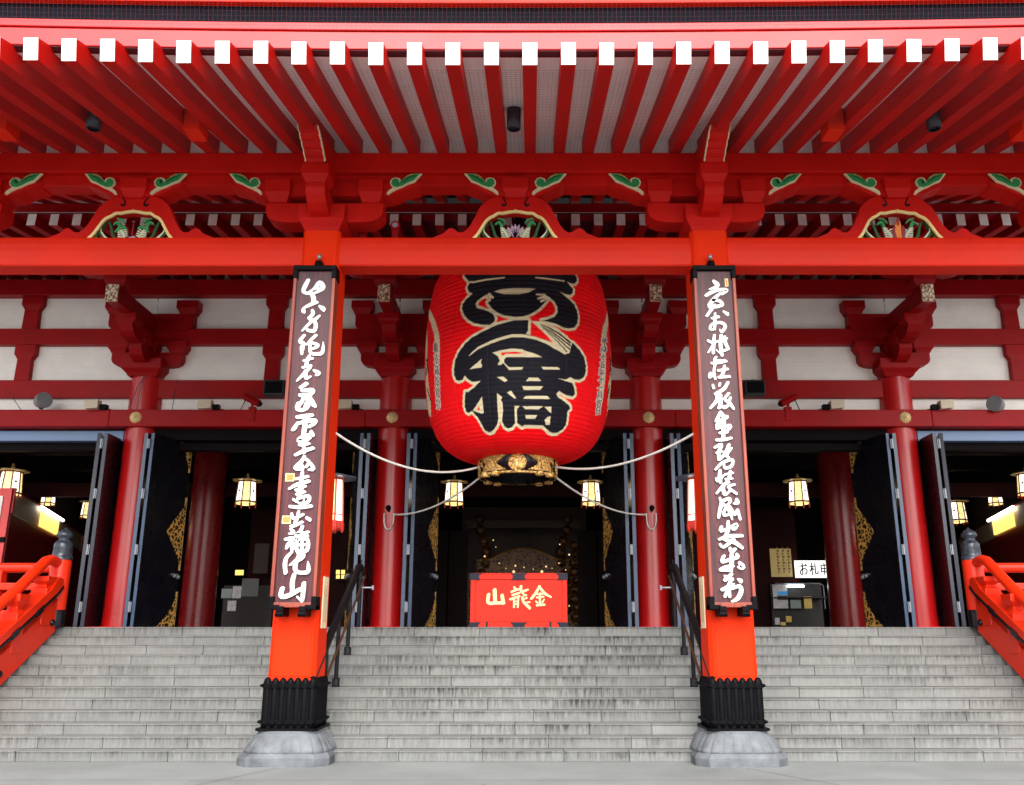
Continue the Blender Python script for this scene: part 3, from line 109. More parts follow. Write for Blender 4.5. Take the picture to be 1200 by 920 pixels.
# lantern panels : pale yellow lattice
LYEL=mat('lit_lantern_lattice_panel',(.7,.6,.3),.5,bump=0); N,L,b=tree(LYEL)
tc=N.new('ShaderNodeTexCoord'); vo=N.new('ShaderNodeTexVoronoi'); vo.inputs['Scale'].default_value=26; L.new(tc.outputs['Object'],vo.inputs['Vector'])
cr=N.new('ShaderNodeValToRGB'); cr.color_ramp.elements[0].color=(1,.80,.36,1); cr.color_ramp.elements[1].color=(.62,.36,.09,1); cr.color_ramp.elements[0].position=.25; cr.color_ramp.elements[1].position=.85
L.new(vo.outputs['Distance'],cr.inputs[0]); L.new(cr.outputs[0],b.inputs['Emission Color']); b.inputs['Emission Strength'].default_value=.55
TUBE=mat('lit_fluorescent_tube',(.9,.9,.9),.5,emit=(1,.93,.82),es=3.2,bump=0)
SIGNY=mat('lit_yellow_sign',(.8,.6,.2),.5,emit=(1,.60,.13),es=.55,bump=0)
SIGNW=mat('lit_white_sign',(.8,.8,.8),.5,emit=(1,.97,.9),es=.55,bump=0)
CANDLE=mat('small_lit_bulb',(.9,.6,.3),.5,emit=(1,.66,.30),es=.45,bump=0)

# white boards : faint fine lines
def boards(name,col,axis,sc,depth=.05,var=.06,rough=.6):
    m=mat(name,col,rough,var=var,vs=1.6,bump=0); N,L,b=tree(m)
    tc=N.new('ShaderNodeTexCoord'); mp=N.new('ShaderNodeMapping'); L.new(tc.outputs['Object'],mp.inputs[0])
    v=[1,1,1]; 
    for i in range(3): v[i]=sc if i==axis else .35
    mp.inputs['Scale'].default_value=v
    n=N.new('ShaderNodeTexNoise'); n.inputs['Scale'].default_value=1; n.inputs['Detail'].default_value=3; L.new(mp.outputs[0],n.inputs['Vector'])
    bp=N.new('ShaderNodeBump'); bp.inputs['Strength'].default_value=.5; bp.inputs['Distance'].default_value=.01; L.new(n.outputs['Fac'],bp.inputs['Height']); L.new(bp.outputs[0],b.inputs['Normal'])
    old=b.inputs['Base Color'].links[0].from_socket
    mr=N.new('ShaderNodeMapRange'); mr.inputs[1].default_value=.35; mr.inputs[2].default_value=.65; mr.inputs[3].default_value=1-depth*2; mr.inputs[4].default_value=1+depth
    L.new(n.outputs['Fac'],mr.inputs[0]); vm=N.new('ShaderNodeVectorMath'); vm.operation='SCALE'; L.new(old,vm.inputs[0]); L.new(mr.outputs[0],vm.inputs['Scale']); L.new(vm.outputs[0],b.inputs['Base Color'])
    return m
PLAST=boards('white_wall_boards',(.88,.87,.82),2,38,.018)
SOFF=boards('white_soffit_boards',(.88,.87,.85),0,30,.03)
def woody(name,c1,c2,rough=.4):
    m=mat(name,c1,rough,bump=0,coat=.06,spec=.35); N,L,b=tree(m)
    tc=N.new('ShaderNodeTexCoord'); mp=N.new('ShaderNodeMapping'); mp.inputs['Scale'].default_value=(16,16,.7); L.new(tc.outputs['Object'],mp.inputs[0])
    n=N.new('ShaderNodeTexNoise'); n.inputs['Scale'].default_value=1.6; n.inputs['Detail'].default_value=9; n.inputs['Roughness'].default_value=.65; n.inputs['Distortion'].default_value=.6; L.new(mp.outputs[0],n.inputs['Vector'])
    cr=N.new('ShaderNodeValToRGB'); cr.color_ramp.elements[0].position=.35; cr.color_ramp.elements[1].position=.68; cr.color_ramp.elements[0].color=(*c1,1); cr.color_ramp.elements[1].color=(*c2,1)
    L.new(n.outputs['Fac'],cr.inputs[0]); L.new(cr.outputs[0],b.inputs['Base Color'])
    bp=N.new('ShaderNodeBump'); bp.inputs['Strength'].default_value=.25; bp.inputs['Distance'].default_value=.004; L.new(n.outputs['Fac'],bp.inputs['Height']); L.new(bp.outputs[0],b.inputs['Normal'])
    return m
PLQ=woody('dark_red_brown_plaque_wood',(.022,.004,.007),(.105,.013,.020),.42)
PLQF=woody('reddish_frame_wood',(.17,.022,.016),(.32,.065,.030),.4)

# granite with rain streaks on the risers
P_Z_LOCAL=1.7533+10*.1469
def granite():
    m=mat('streaked_granite',(.5,.5,.5),.75,bump=0); N,L,b=tree(m)
    tc=N.new('ShaderNodeTexCoord'); geo=N.new('ShaderNodeNewGeometry')
    def noise(scale,det=4,vec=None,rough=.6):
        n=N.new('ShaderNodeTexNoise'); n.inputs['Scale'].default_value=scale; n.inputs['Detail'].default_value=det; n.inputs['Roughness'].default_value=rough; L.new(vec or tc.outputs['Object'],n.inputs['Vector']); return n.outputs['Fac']
    def mr(x,a,b_,c,d):
        r=N.new('ShaderNodeMapRange'); r.inputs[1].default_value=a; r.inputs[2].default_value=b_; r.inputs[3].default_value=c; r.inputs[4].default_value=d; L.new(x,r.inputs[0]); return r.outputs[0]
    def mul(x,y,op='MULTIPLY'):
        q=N.new('ShaderNodeMath'); q.operation=op
        for i,k in enumerate((x,y)):
            if isinstance(k,(int,float)): q.inputs[i].default_value=k
            else: L.new(k,q.inputs[i])
        return q.outputs[0]
    mp=N.new('ShaderNodeMapping'); mp.inputs['Scale'].default_value=(26,3,3.4); L.new(tc.outputs['Object'],mp.inputs[0])
    st=noise(1.0,6,mp.outputs[0],.7)
    mp2=N.new('ShaderNodeMapping'); mp2.inputs['Scale'].default_value=(.55,1.1,2.2); L.new(tc.outputs['Object'],mp2.inputs[0])
    patch=noise(1.0,4,mp2.outputs[0],.6)
    sep=N.new('ShaderNodeSeparateXYZ'); L.new(geo.outputs['Normal'],sep.inputs[0])
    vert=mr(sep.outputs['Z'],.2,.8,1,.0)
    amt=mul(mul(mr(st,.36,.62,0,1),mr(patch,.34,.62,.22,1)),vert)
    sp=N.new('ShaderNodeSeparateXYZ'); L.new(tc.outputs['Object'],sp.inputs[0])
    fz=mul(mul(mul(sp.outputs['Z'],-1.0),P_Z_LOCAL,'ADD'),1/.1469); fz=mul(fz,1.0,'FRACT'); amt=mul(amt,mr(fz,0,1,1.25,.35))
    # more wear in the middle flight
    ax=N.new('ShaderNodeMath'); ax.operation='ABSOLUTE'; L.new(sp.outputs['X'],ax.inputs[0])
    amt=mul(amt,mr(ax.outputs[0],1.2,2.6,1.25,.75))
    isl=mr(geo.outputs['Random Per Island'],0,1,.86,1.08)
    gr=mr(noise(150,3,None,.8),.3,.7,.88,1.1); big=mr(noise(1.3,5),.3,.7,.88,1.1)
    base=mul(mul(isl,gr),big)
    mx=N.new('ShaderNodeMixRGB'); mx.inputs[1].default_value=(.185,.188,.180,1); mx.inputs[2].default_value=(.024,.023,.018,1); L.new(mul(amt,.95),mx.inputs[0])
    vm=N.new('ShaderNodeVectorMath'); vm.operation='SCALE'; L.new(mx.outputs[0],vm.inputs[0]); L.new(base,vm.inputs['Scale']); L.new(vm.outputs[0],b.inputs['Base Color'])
    bp=N.new('ShaderNodeBump'); bp.inputs['Strength'].default_value=.35; bp.inputs['Distance'].default_value=.006; L.new(noise(90,5),bp.inputs['Height']); L.new(bp.outputs[0],b.inputs['Normal'])
    return m
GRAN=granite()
STONE=mat('blue_grey_weathered_stone',(.115,.125,.135),.75,var=.45,vs=3.2,bump=.5,bs=45)
PAVE=mat('pale_concrete_paving',(.205,.222,.215),.7,var=.20,vs=.55,bump=.35,bs=120)

# ------------------------------------------------------------------ mesh builder
LOC={}
class M:
    def __init__(s): s.v=[];s.f=[];s.mi=[];s.sm=[]
    def add(s,vs,fs,mi=0,sm=False):
        o=len(s.v); s.v+=[tuple(v) for v in vs]
        for i,f in enumerate(fs):
            s.f.append([o+k for k in f]); s.mi.append(mi[i] if isinstance(mi,list) else mi); s.sm.append(sm)
    def box(s,x0,x1,y0,y1,z0,z1,mi=0,front=None,end=None):
        vs=[(x,y,z) for x in(x0,x1) for y in(y0,y1) for z in(z0,z1)]
        fs=[[0,1,3,2],[4,6,7,5],[0,4,5,1],[2,3,7,6],[0,2,6,4],[1,5,7,3]]
        m=[mi]*6
        if front is not None: m[2]=front
        s.add(vs,fs,m)
    def prism(s,pts,axis,a0,a1,mi=0,front=None,sm=False):
        n=len(pts)
        def P(p,a): return {'x':(a,p[0],p[1]),'y':(p[0],a,p[1]),'z':(p[0],p[1],a)}[axis]
        vs=[P(p,a0) for p in pts]+[P(p,a1) for p in pts]
        fs=[[i,(i+1)%n,(i+1)%n+n,i+n] for i in range(n)]
        s.add(vs,fs,mi,sm)
        s.add([P(p,a0) for p in pts],[list(range(n))],mi if front is None else front)
        s.add([P(p,a1) for p in pts],[list(range(n))[::-1]],mi)
    def loft(s,rings,mi=0,sm=False,caps=True):
        n=len(rings[0]); vs=[v for r in rings for v in r]; fs=[]
        for j in range(len(rings)-1):
            for i in range(n): fs.append([j*n+i,j*n+(i+1)%n,(j+1)*n+(i+1)%n,(j+1)*n+i])
        s.add(vs,fs,mi,sm)
        if caps:
            s.add(rings[0],[list(range(n))[::-1]],mi); s.add(rings[-1],[list(range(n))],mi)
    def lathe(s,prof,cx,cy,n=32,mi=0,sm=True,caps=True,off=0):
        s.loft([[(cx+r*math.cos(2*math.pi*i/n+off),cy+r*math.sin(2*math.pi*i/n+off),z) for i in range(n)] for r,z in prof],mi,sm,caps)
    def tube(s,path,r,n=8,mi=0):
        path=[Vector(p) for p in path]; rings=[]
        for i,p in enumerate(path):
            d=(path[min(i+1,len(path)-1)]-path[max(i-1,0)]).normalized()
            up=Vector((0,0,1)) if abs(d.z)<.95 else Vector((1,0,0))
            a=d.cross(up).normalized(); b=d.cross(a).normalized()
            rr=r[i] if isinstance(r,list) else r
            rings.append([tuple(p+a*math.cos(2*math.pi*k/n)*rr+b*math.sin(2*math.pi*k/n)*rr) for k in range(n)])
        s.loft(rings,mi,True)
    def ball(s,c,r,mi=0,n=12,sz=1,sy=1):
        pr=[(max(.001,r*math.sin(math.pi*k/8)),-r*math.cos(math.pi*k/8)*sz) for k in range(9)]
        s.loft([[(c[0]+q*math.cos(2*math.pi*i/n),c[1]+q*math.sin(2*math.pi*i/n)*sy,c[2]+z) for i in range(n)] for q,z in pr],mi,True)
    def ribbon(s,pts,y0,y1,mi=0,sub=4,chisel=False):
        # brush stroke in the XZ plane : pts (x,z,width)
        P=[]
        if len(pts)>2:
            for i in range(len(pts)-1):
                p0=pts[max(i-1,0)];p1=pts[i];p2=pts[i+1];p3=pts[min(i+2,len(pts)-1)]
                for k in range(sub):
                    t=k/sub
                    P.append([.5*((2*p1[q])+(-p0[q]+p2[q])*t+(2*p0[q]-5*p1[q]+4*p2[q]-p3[q])*t*t+(-p0[q]+3*p1[q]-3*p2[q]+p3[q])*t**3) for q in range(3)])
            P.append(list(pts[-1]))
        else: P=[list(pts[0]),[(pts[0][q]+pts[1][q])/2 for q in range(3)],list(pts[1])]
        Lf=[];Rt=[]
        for i,p in enumerate(P):
            a=P[max(i-1,0)];b=P[min(i+1,len(P)-1)];dx,dz=b[0]-a[0],b[1]-a[1];l=math.hypot(dx,dz) or 1
            nx,nz=-dz/l,dx/l;h=p[2]/2*(1+random.uniform(-.02,.02))
            Lf.append((p[0]+nx*h,p[1]+nz*h));Rt.append((p[0]-nx*h,p[1]-nz*h))
        n=len(P)
        vs=[(x,y0,z) for x,z in Lf]+[(x,y0,z) for x,z in Rt]+[(x,y1,z) for x,z in Lf]+[(x,y1,z) for x,z in Rt]
        fs=[]
        for i in range(n-1):
            fs.append([i,i+1,n+i+1,n+i]); fs.append([i,2*n+i,2*n+i+1,i+1]); fs.append([n+i,n+i+1,3*n+i+1,3*n+i])
        s.add(vs,fs,mi)
        for e,sg in ((0,-1),(n-1,1)):
            p=P[e];q=P[1] if e==0 else P[n-2];h=p[2]/2
            ang=math.atan2(p[1]-q[1],p[0]-q[0]);m=7
            cf=((1,-math.pi/2),(1.05,-.75),(.80,-.1),(.78,.55),(1,math.pi/2)) if chisel else None
            arc=[(p[0]+h*math.cos(ang-math.pi/2+math.pi*k/m),p[1]+h*math.sin(ang-math.pi/2+math.pi*k/m)) for k in range(m+1)] if not cf else [(p[0]+h*k_*math.cos(ang+a_),p[1]+h*k_*math.sin(ang+a_)) for k_,a_ in cf]
            mm_=len(arc)-1
            s.add([(x,y0,z) for x,z in arc]+[(x,y1,z) for x,z in arc],[list(range(mm_+1))]+[[k,k+1,mm_+1+k+1,mm_+1+k] for k in range(mm_)],mi)
    def build(s,name,mats,parent=None,bevel=0,loc=None,seg=2):
        if not isinstance(mats,(list,tuple)): mats=[mats]
        base=Vector(LOC.get(parent.name,(0,0,0))) if parent else Vector(loc or (0,0,0))
        me=bpy.data.meshes.new(name)
        me.from_pydata([tuple(Vector(v)-base) for v in s.v],[],s.f)
        for m in mats: me.materials.append(m)
        me.polygons.foreach_set('material_index',s.mi); me.polygons.foreach_set('use_smooth',s.sm)
        bm=bmesh.new(); bm.from_mesh(me); bmesh.ops.recalc_face_normals(bm,faces=bm.faces); bm.to_mesh(me); bm.free()
        o=bpy.data.objects.new(name,me); COL.objects.link(o)
        if parent: o.parent=parent; LOC[o.name]=tuple(base)
        else: o.location=base; LOC[o.name]=tuple(base)
        if bevel:
            md=o.modifiers.new('bevel','BEVEL'); md.width=bevel; md.segments=seg; md.limit_method='ANGLE'; md.angle_limit=R(40)
        return o
def tag(o,label,cat,group=None,kind=None):
    if label: o['label']=label
    if cat: o['category']=cat
    if group: o['group']=group
    if kind: o['kind']=kind
    return o
def thing(name,label,cat,loc,group=None):
    o=bpy.data.objects.new(name,None); o.empty_display_size=.2; COL.objects.link(o); o.location=loc; LOC[o.name]=tuple(loc)
    return tag(o,label,cat,group)
def dup(o,parent=None):
    c=o.copy(); COL.objects.link(c)
    if parent: c.parent=parent
    for ch in list(o.children): dup(ch,c)
    return c
def structure(o): o['kind']='structure'; return o

HB=2.97; P_Z=1.7533; ST_R=.1469; ST_T=.2553; D0=15.4813
# ------------------------------------------------------------------ ground
g=M()
g.box(-300,300,-300,400,-.3,0)
structure(g.build('ground',PAVE))
j=M()
jl=[((-13,11.62),(14,11.72))]
for (xa,ya),(xb,yb) in (((-2.97,12.1),(-6.5,4)),((2.97,12.1),(7.6,4)),((-.3,10.9),(.4,3)),((-20,11.2),(20,11.1)),((-20,7.2),(20,7.2))):
    d=Vector((xb-xa,yb-ya)).normalized(); nx,ny=-d.y*.006,d.x*.006
    j.add([(xa+nx,ya+ny,.004),(xb+nx,yb+ny,.004),(xb-nx,yb-ny,.004),(xa-nx,ya-ny,.004)],[[0,1,2,3]])
structure(j.build('paving_joint',mat('paving_joint_grey',(.10,.10,.10),.8)))
# ------------------------------------------------------------------ stairs
stairs=thing('stone_stairs','wide flight of grey granite steps with dark rain streaks, below the temple doors','staircase',(0,D0-11*ST_T,0))
rs=random.Random(4)
SW=7.86
for k in range(12):
    m=M(); yf=D0-ST_T*k; zt=P_Z-ST_R*k; zb=zt-ST_R if k<11 else 0
    y1=yf+ST_T+.08 if k else yf+.5
    # block joints continue across the flight, shifted on every other course
    x=-SW+rs.uniform(.2,.9); xs=[-SW]
    while x<SW-.25:
        xs.append(x); x+=rs.uniform(.86,1.16)
    xs.append(SW)
    for a,b_ in zip(xs,xs[1:]):
        dz=rs.uniform(-.0015,.0015); dy=rs.uniform(-.0025,.0025)
        m.box(a+.003,b_-.003,yf+dy,y1,zt-.02,zt+dz)
        m.box(a+.003,b_-.003,yf+.010+dy,y1,zb+.003,zt-.0212)
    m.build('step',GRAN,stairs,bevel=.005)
m=M(); m.box(-SW+.01,SW-.01,D0-11*ST_T+.06,D0+.3,0,.05); 
for k in range(12): 
    yf=D0-ST_T*k+.05; zt=P_Z-ST_R*k-.02; m.box(-SW+.012,SW-.012,yf,yf+ST_T+.02,0.0,zt-.012)
m.build('step_core',mat('dark_joint_mortar',(.10,.10,.095),.9),stairs)
pl=M()
pl.box(-17,17,D0+.5,21.4,0,P_Z-.002)
for sx in(-1,1): pl.box(*sorted((sx*(SW+.02),sx*17)),D0-.4,D0+.5,0,P_Z-.002)
structure(pl.build('stone_platform',GRAN,bevel=.01))

# ------------------------------------------------------------------ porch
porch=thing('temple_porch','vermilion timber porch with square posts, bracketed beams and white tipped rafters over the steps','porch',(0,12.8,0))
def octring(cx,cy,hw,ch,z):
    a=hw;b_=hw-ch
    return [(cx-b_,cy-a,z),(cx+b_,cy-a,z),(cx+a,cy-b_,z),(cx+a,cy+b_,z),(cx+b_,cy+a,z),(cx-b_,cy+a,z),(cx-a,cy+b_,z),(cx-a,cy-b_,z)]
PY=12.8
def rz(Y):
    # underside of the upper rafters, a gentle upward curve towards the eave
    pts=((9.17,8.165),(12.5,8.945),(16.45,10.12)); t=0
    for i,(a,za) in enumerate(pts):
        q=za
        for j_,(b_,_) in enumerate(pts):
            if i!=j_: q*=(Y-b_)/(a-b_)
        t+=q
    return t
def sori(x,Y): return .0021*x*x*max(0,(12.5-Y)/3.33)
def superring(cx,cy,r,z,n=64,e=4.2,fl=0,nf=28):
    o=[]
    for i in range(n):
        t=2*math.pi*i/n; c_,s_=math.cos(t),math.sin(t)
        q=r/(abs(c_)**e+abs(s_)**e)**(1/e); q*=1+fl*(abs(math.sin(nf*t/2))**.55-.4)
        o.append((cx+q*c_,cy+q*s_,z))
    return o
for X in (-3*HB,-HB,HB,3*HB):
    m=M()
    rings=[octring(X,PY,.325,.055,.38),octring(X,PY,.285,.05,7.62)]
    m.loft(rings)
    for zz in (0,):  # raised front and back fields
        m.loft([[(X-.245,PY-.331,1.1),(X+.245,PY-.331,1.1),(X+.245,PY-.30,1.1),(X-.245,PY-.30,1.1)],[(X-.205,PY-.292,7.55),(X+.205,PY-.292,7.55),(X+.205,PY-.26,7.55),(X-.205,PY-.26,7.55)]])
    post=m.build('post',POST,porch,bevel=.008)
    # bronze sleeve
    s_=M(); s_.loft([octring(X,PY,.35,.05,.42),octring(X,PY,.345,.05,1.04)])
    for side in range(4):
        for i in range(7):
            u=-.30+.1*i
            for r0,h0,h1 in ((.051,.43,1.05),):
                a,b_=(u,-.316) if side==0 else (u,.316) if side==1 else (-.316,u) if side==2 else (.316,u)
                prof=[(.01,h0),(r0*.9,h0+.02),(r0,h0+.08),(r0,h1-.03),(r0*.8,h1+.005),(r0*.35,h1+.028),(.004,h1+.034)]
                s_.lathe(prof,X+a,PY+b_,10)
    for zb in (.50,.955):
        s_.loft([octring(X,PY,.383,.05,zb),octring(X,PY,.383,.05,zb+.045)])
        for side in range(4):
            for i in range(8):
                u=-.35+.1*i; a,b_=(u,-.384) if side==0 else (u,.384) if side==1 else (-.384,u) if side==2 else (.384,u)
                s_.ball((X+a,PY+b_,zb+.025),.017,n=8)
    s_.loft([octring(X,PY,.415,.06,.415),octring(X,PY,.415,.06,.445)])
    s_.build('post_sleeve',BRONZE,post)
    p_=M()
    p_.loft([octring(X,PY,.60,.16,0),octring(X,PY,.605,.16,.10),octring(X,PY,.565,.16,.155)])
    p_.loft([superring(X,PY,r_,z_,336,fl=f_) for r_,z_,f_ in ((.54,.14,.02),(.56,.155,.035),(.562,.185,.045),(.545,.215,.04),(.52,.26,.036),(.48,.32,.032),(.43,.37,.022),(.415,.385,.01),(.425,.40,0),(.41,.418,0))],sm=True)
    p_.build('stone_base',STONE,post,bevel=.012)
# tie beams between the posts
bp_=[(12.60,7.54),(12.585,7.50),(12.568,7.42),(12.56,7.30),(12.562,7.18),(12.566,7.085),(12.582,7.06),(12.93,7.06),(12.95,7.085),(12.96,7.2),(12.96,7.45),(12.93,7.54)]
for i in range(-1,2):
    m=M(); m.prism(bp_,'x',i*2*HB-HB+.26,i*2*HB+HB-.26); m.build('tie_beam',RED,porch,bevel=.006)
for sx in (-1,1):
    m=M(); m.prism(bp_,'x',sx*(3*HB+.26),sx*(3*HB+1.1)); m.build('tie_beam',RED,porch)
# masu (bearing blocks)
def masu(m,cx,cy,w,z0,z1,d=None,mi=0):
    d=d or w; zt=z0+(z1-z0)*.42
    def q(h,k,z): return [(cx-h,cy-k,z),(cx+h,cy-k,z),(cx+h,cy+k,z),(cx-h,cy+k,z)]
    m.loft([q(w*.72,d*.72,z0),q(w*.80,d*.80,z0+(zt-z0)*.4),q(w,d,zt),q(w,d,z1)],mi)
armp=lambda h,z0,z1:[(-h,z1),(-h,z0+.17),(-h*.975,z0+.11),(-h*.92,z0+.06),(-h*.82,z0+.02),(-h*.66,z0),(h*.66,z0),(h*.82,z0+.02),(h*.92,z0+.06),(h*.975,z0+.11),(h,z0+.17),(h,z1)]
CL=[(-.785,.345),(-.70,.245),(-.60,.215),(-.515,.165),(-.42,.135),(-.295,.03),(-.30,.06),(-.335,.10),(-.385,.125),(-.335,.17),(-.325,.24),(-.36,.30),(-.43,.31),(-.475,.27),(-.46,.22),(-.415,.20),(-.44,.24),(-.52,.30),(-.57,.34)]
# (cloud outline in kaerumata-centred metres, v from z=8.19)
def cloud(cx,sgn,y,parent):
    m=M()
    def W(u,v): return (cx+sgn*u,8.165+v)
    outer=[(-.80,.43),(-.69,.29),(-.585,.25),(-.50,.20),(-.42,.165),(-.34,.12),(-.285,.07),(-.26,.085),(-.275,.125),(-.32,.165),(-.355,.19),(-.315,.235),(-.30,.29),(-.335,.345),(-.395,.365),(-.455,.345),(-.475,.30),(-.46,.275),(-.50,.33),(-.55,.385),(-.62,.43)]
    m.prism([W(*p) for p in outer],'y',y-.022,y+.01,0)
    inner=[(-.75,.415),(-.67,.325),(-.58,.285),(-.50,.235),(-.42,.205),(-.36,.215),(-.335,.26),(-.345,.31),(-.385,.335),(-.43,.315),(-.44,.275),(-.405,.27),(-.385,.29),(-.40,.255),(-.45,.25),(-.50,.31),(-.56,.365),(-.62,.415)]
    cxm=sum(p[0] for p in inner)/len(inner); off=[]
    for i_ in range(len(inner)):
        a_,b_=inner[i_-1],inner[(i_+1)%len(inner)]; dx_,dz_=b_[0]-a_[0],b_[1]-a_[1]; q_=math.hypot(dx_,dz_); off.append((inner[i_][0]+dz_/q_*.011,inner[i_][1]-dx_/q_*.011))
    m.prism([W(*p) for p in off],'y',y-.032,y-.018,1)
    m.ribbon([(*W(-.70,.385),.012),(*W(-.62,.37),.02),(*W(-.56,.32),.016),(*W(-.5,.28),.01)],y-.037,y-.03,2)
    m.ribbon([(*W(-.66,.405),.008),(*W(-.6,.395),.012),(*W(-.54,.36),.008)],y-.036,y-.03,3)
    return m.build('painted_cloud',[CREAM,GREEN,DGREEN,ORNG],parent)
# brackets on the posts
for X in (-3*HB,-HB,HB,3*HB):
    m=M()
    masu(m,X,PY-.02,.355,7.61,8.02)
    m.prism([(X+x,z) for x,z in armp(.91,7.80,8.12)],'y',12.60,12.96)
    for dx in (-.72,.72): masu(m,X+dx,12.74,.195,8.121,8.47,.26)
    # arm towards the front
    m.prism([(12.85,7.83),(12.45,7.80),(12.26,7.82),(12.10,7.88),(12.0,7.97),(11.96,8.06),(11.96,8.14),(12.85,8.14)],'x',X-.142,X+.142)
    masu(m,X,12.1,.205,8.141,8.42,.2)
    # stepped bolster under the purlin
    m.prism([(X+x,z) for x,z in ((-1.52,8.46),(-1.46,8.40),(-1.36,8.37),(-1.22,8.33),(-1.12,8.27),(-1.0,8.235),(-.9,8.23),(.9,8.23),(1.0,8.235),(1.12,8.27),(1.22,8.33),(1.36,8.37),(1.46,8.40),(1.52,8.46))],'y',12.565,12.93)
    # carved nose reaching up to the rafter
    nose=[(12.6,8.42),(11.95,8.42),(11.86,8.425),(11.84,8.47),(11.80,8.475),(11.74,8.50),(11.715,8.545),(11.67,8.54),(11.61,8.565),(11.59,8.61),(11.54,8.605),(11.48,8.625),(11.455,8.665),(11.41,8.665),(11.33,8.70),(11.33,8.74),(12.6,9.0)]
    m.prism(nose,'x',X-.135,X+.135)
    br=m.build('bracket',REDB,porch,bevel=.008)
    e=M()
    for sx in (-1,1):
        e.prism([(y,z) for y,z in nose[2:15]]+[(11.36,8.72),(11.60,8.64),(11.78,8.55),(11.92,8.47)],'x',*sorted((X+sx*.137,X+sx*.152)))
    e.build('carved_edge',CREAM,br)
    cloud(X+.71,-1,12.55,br) if X>-9 else None
    cloud(X-.71,1,12.55,br)
    if X==-3*HB or True:
        pass
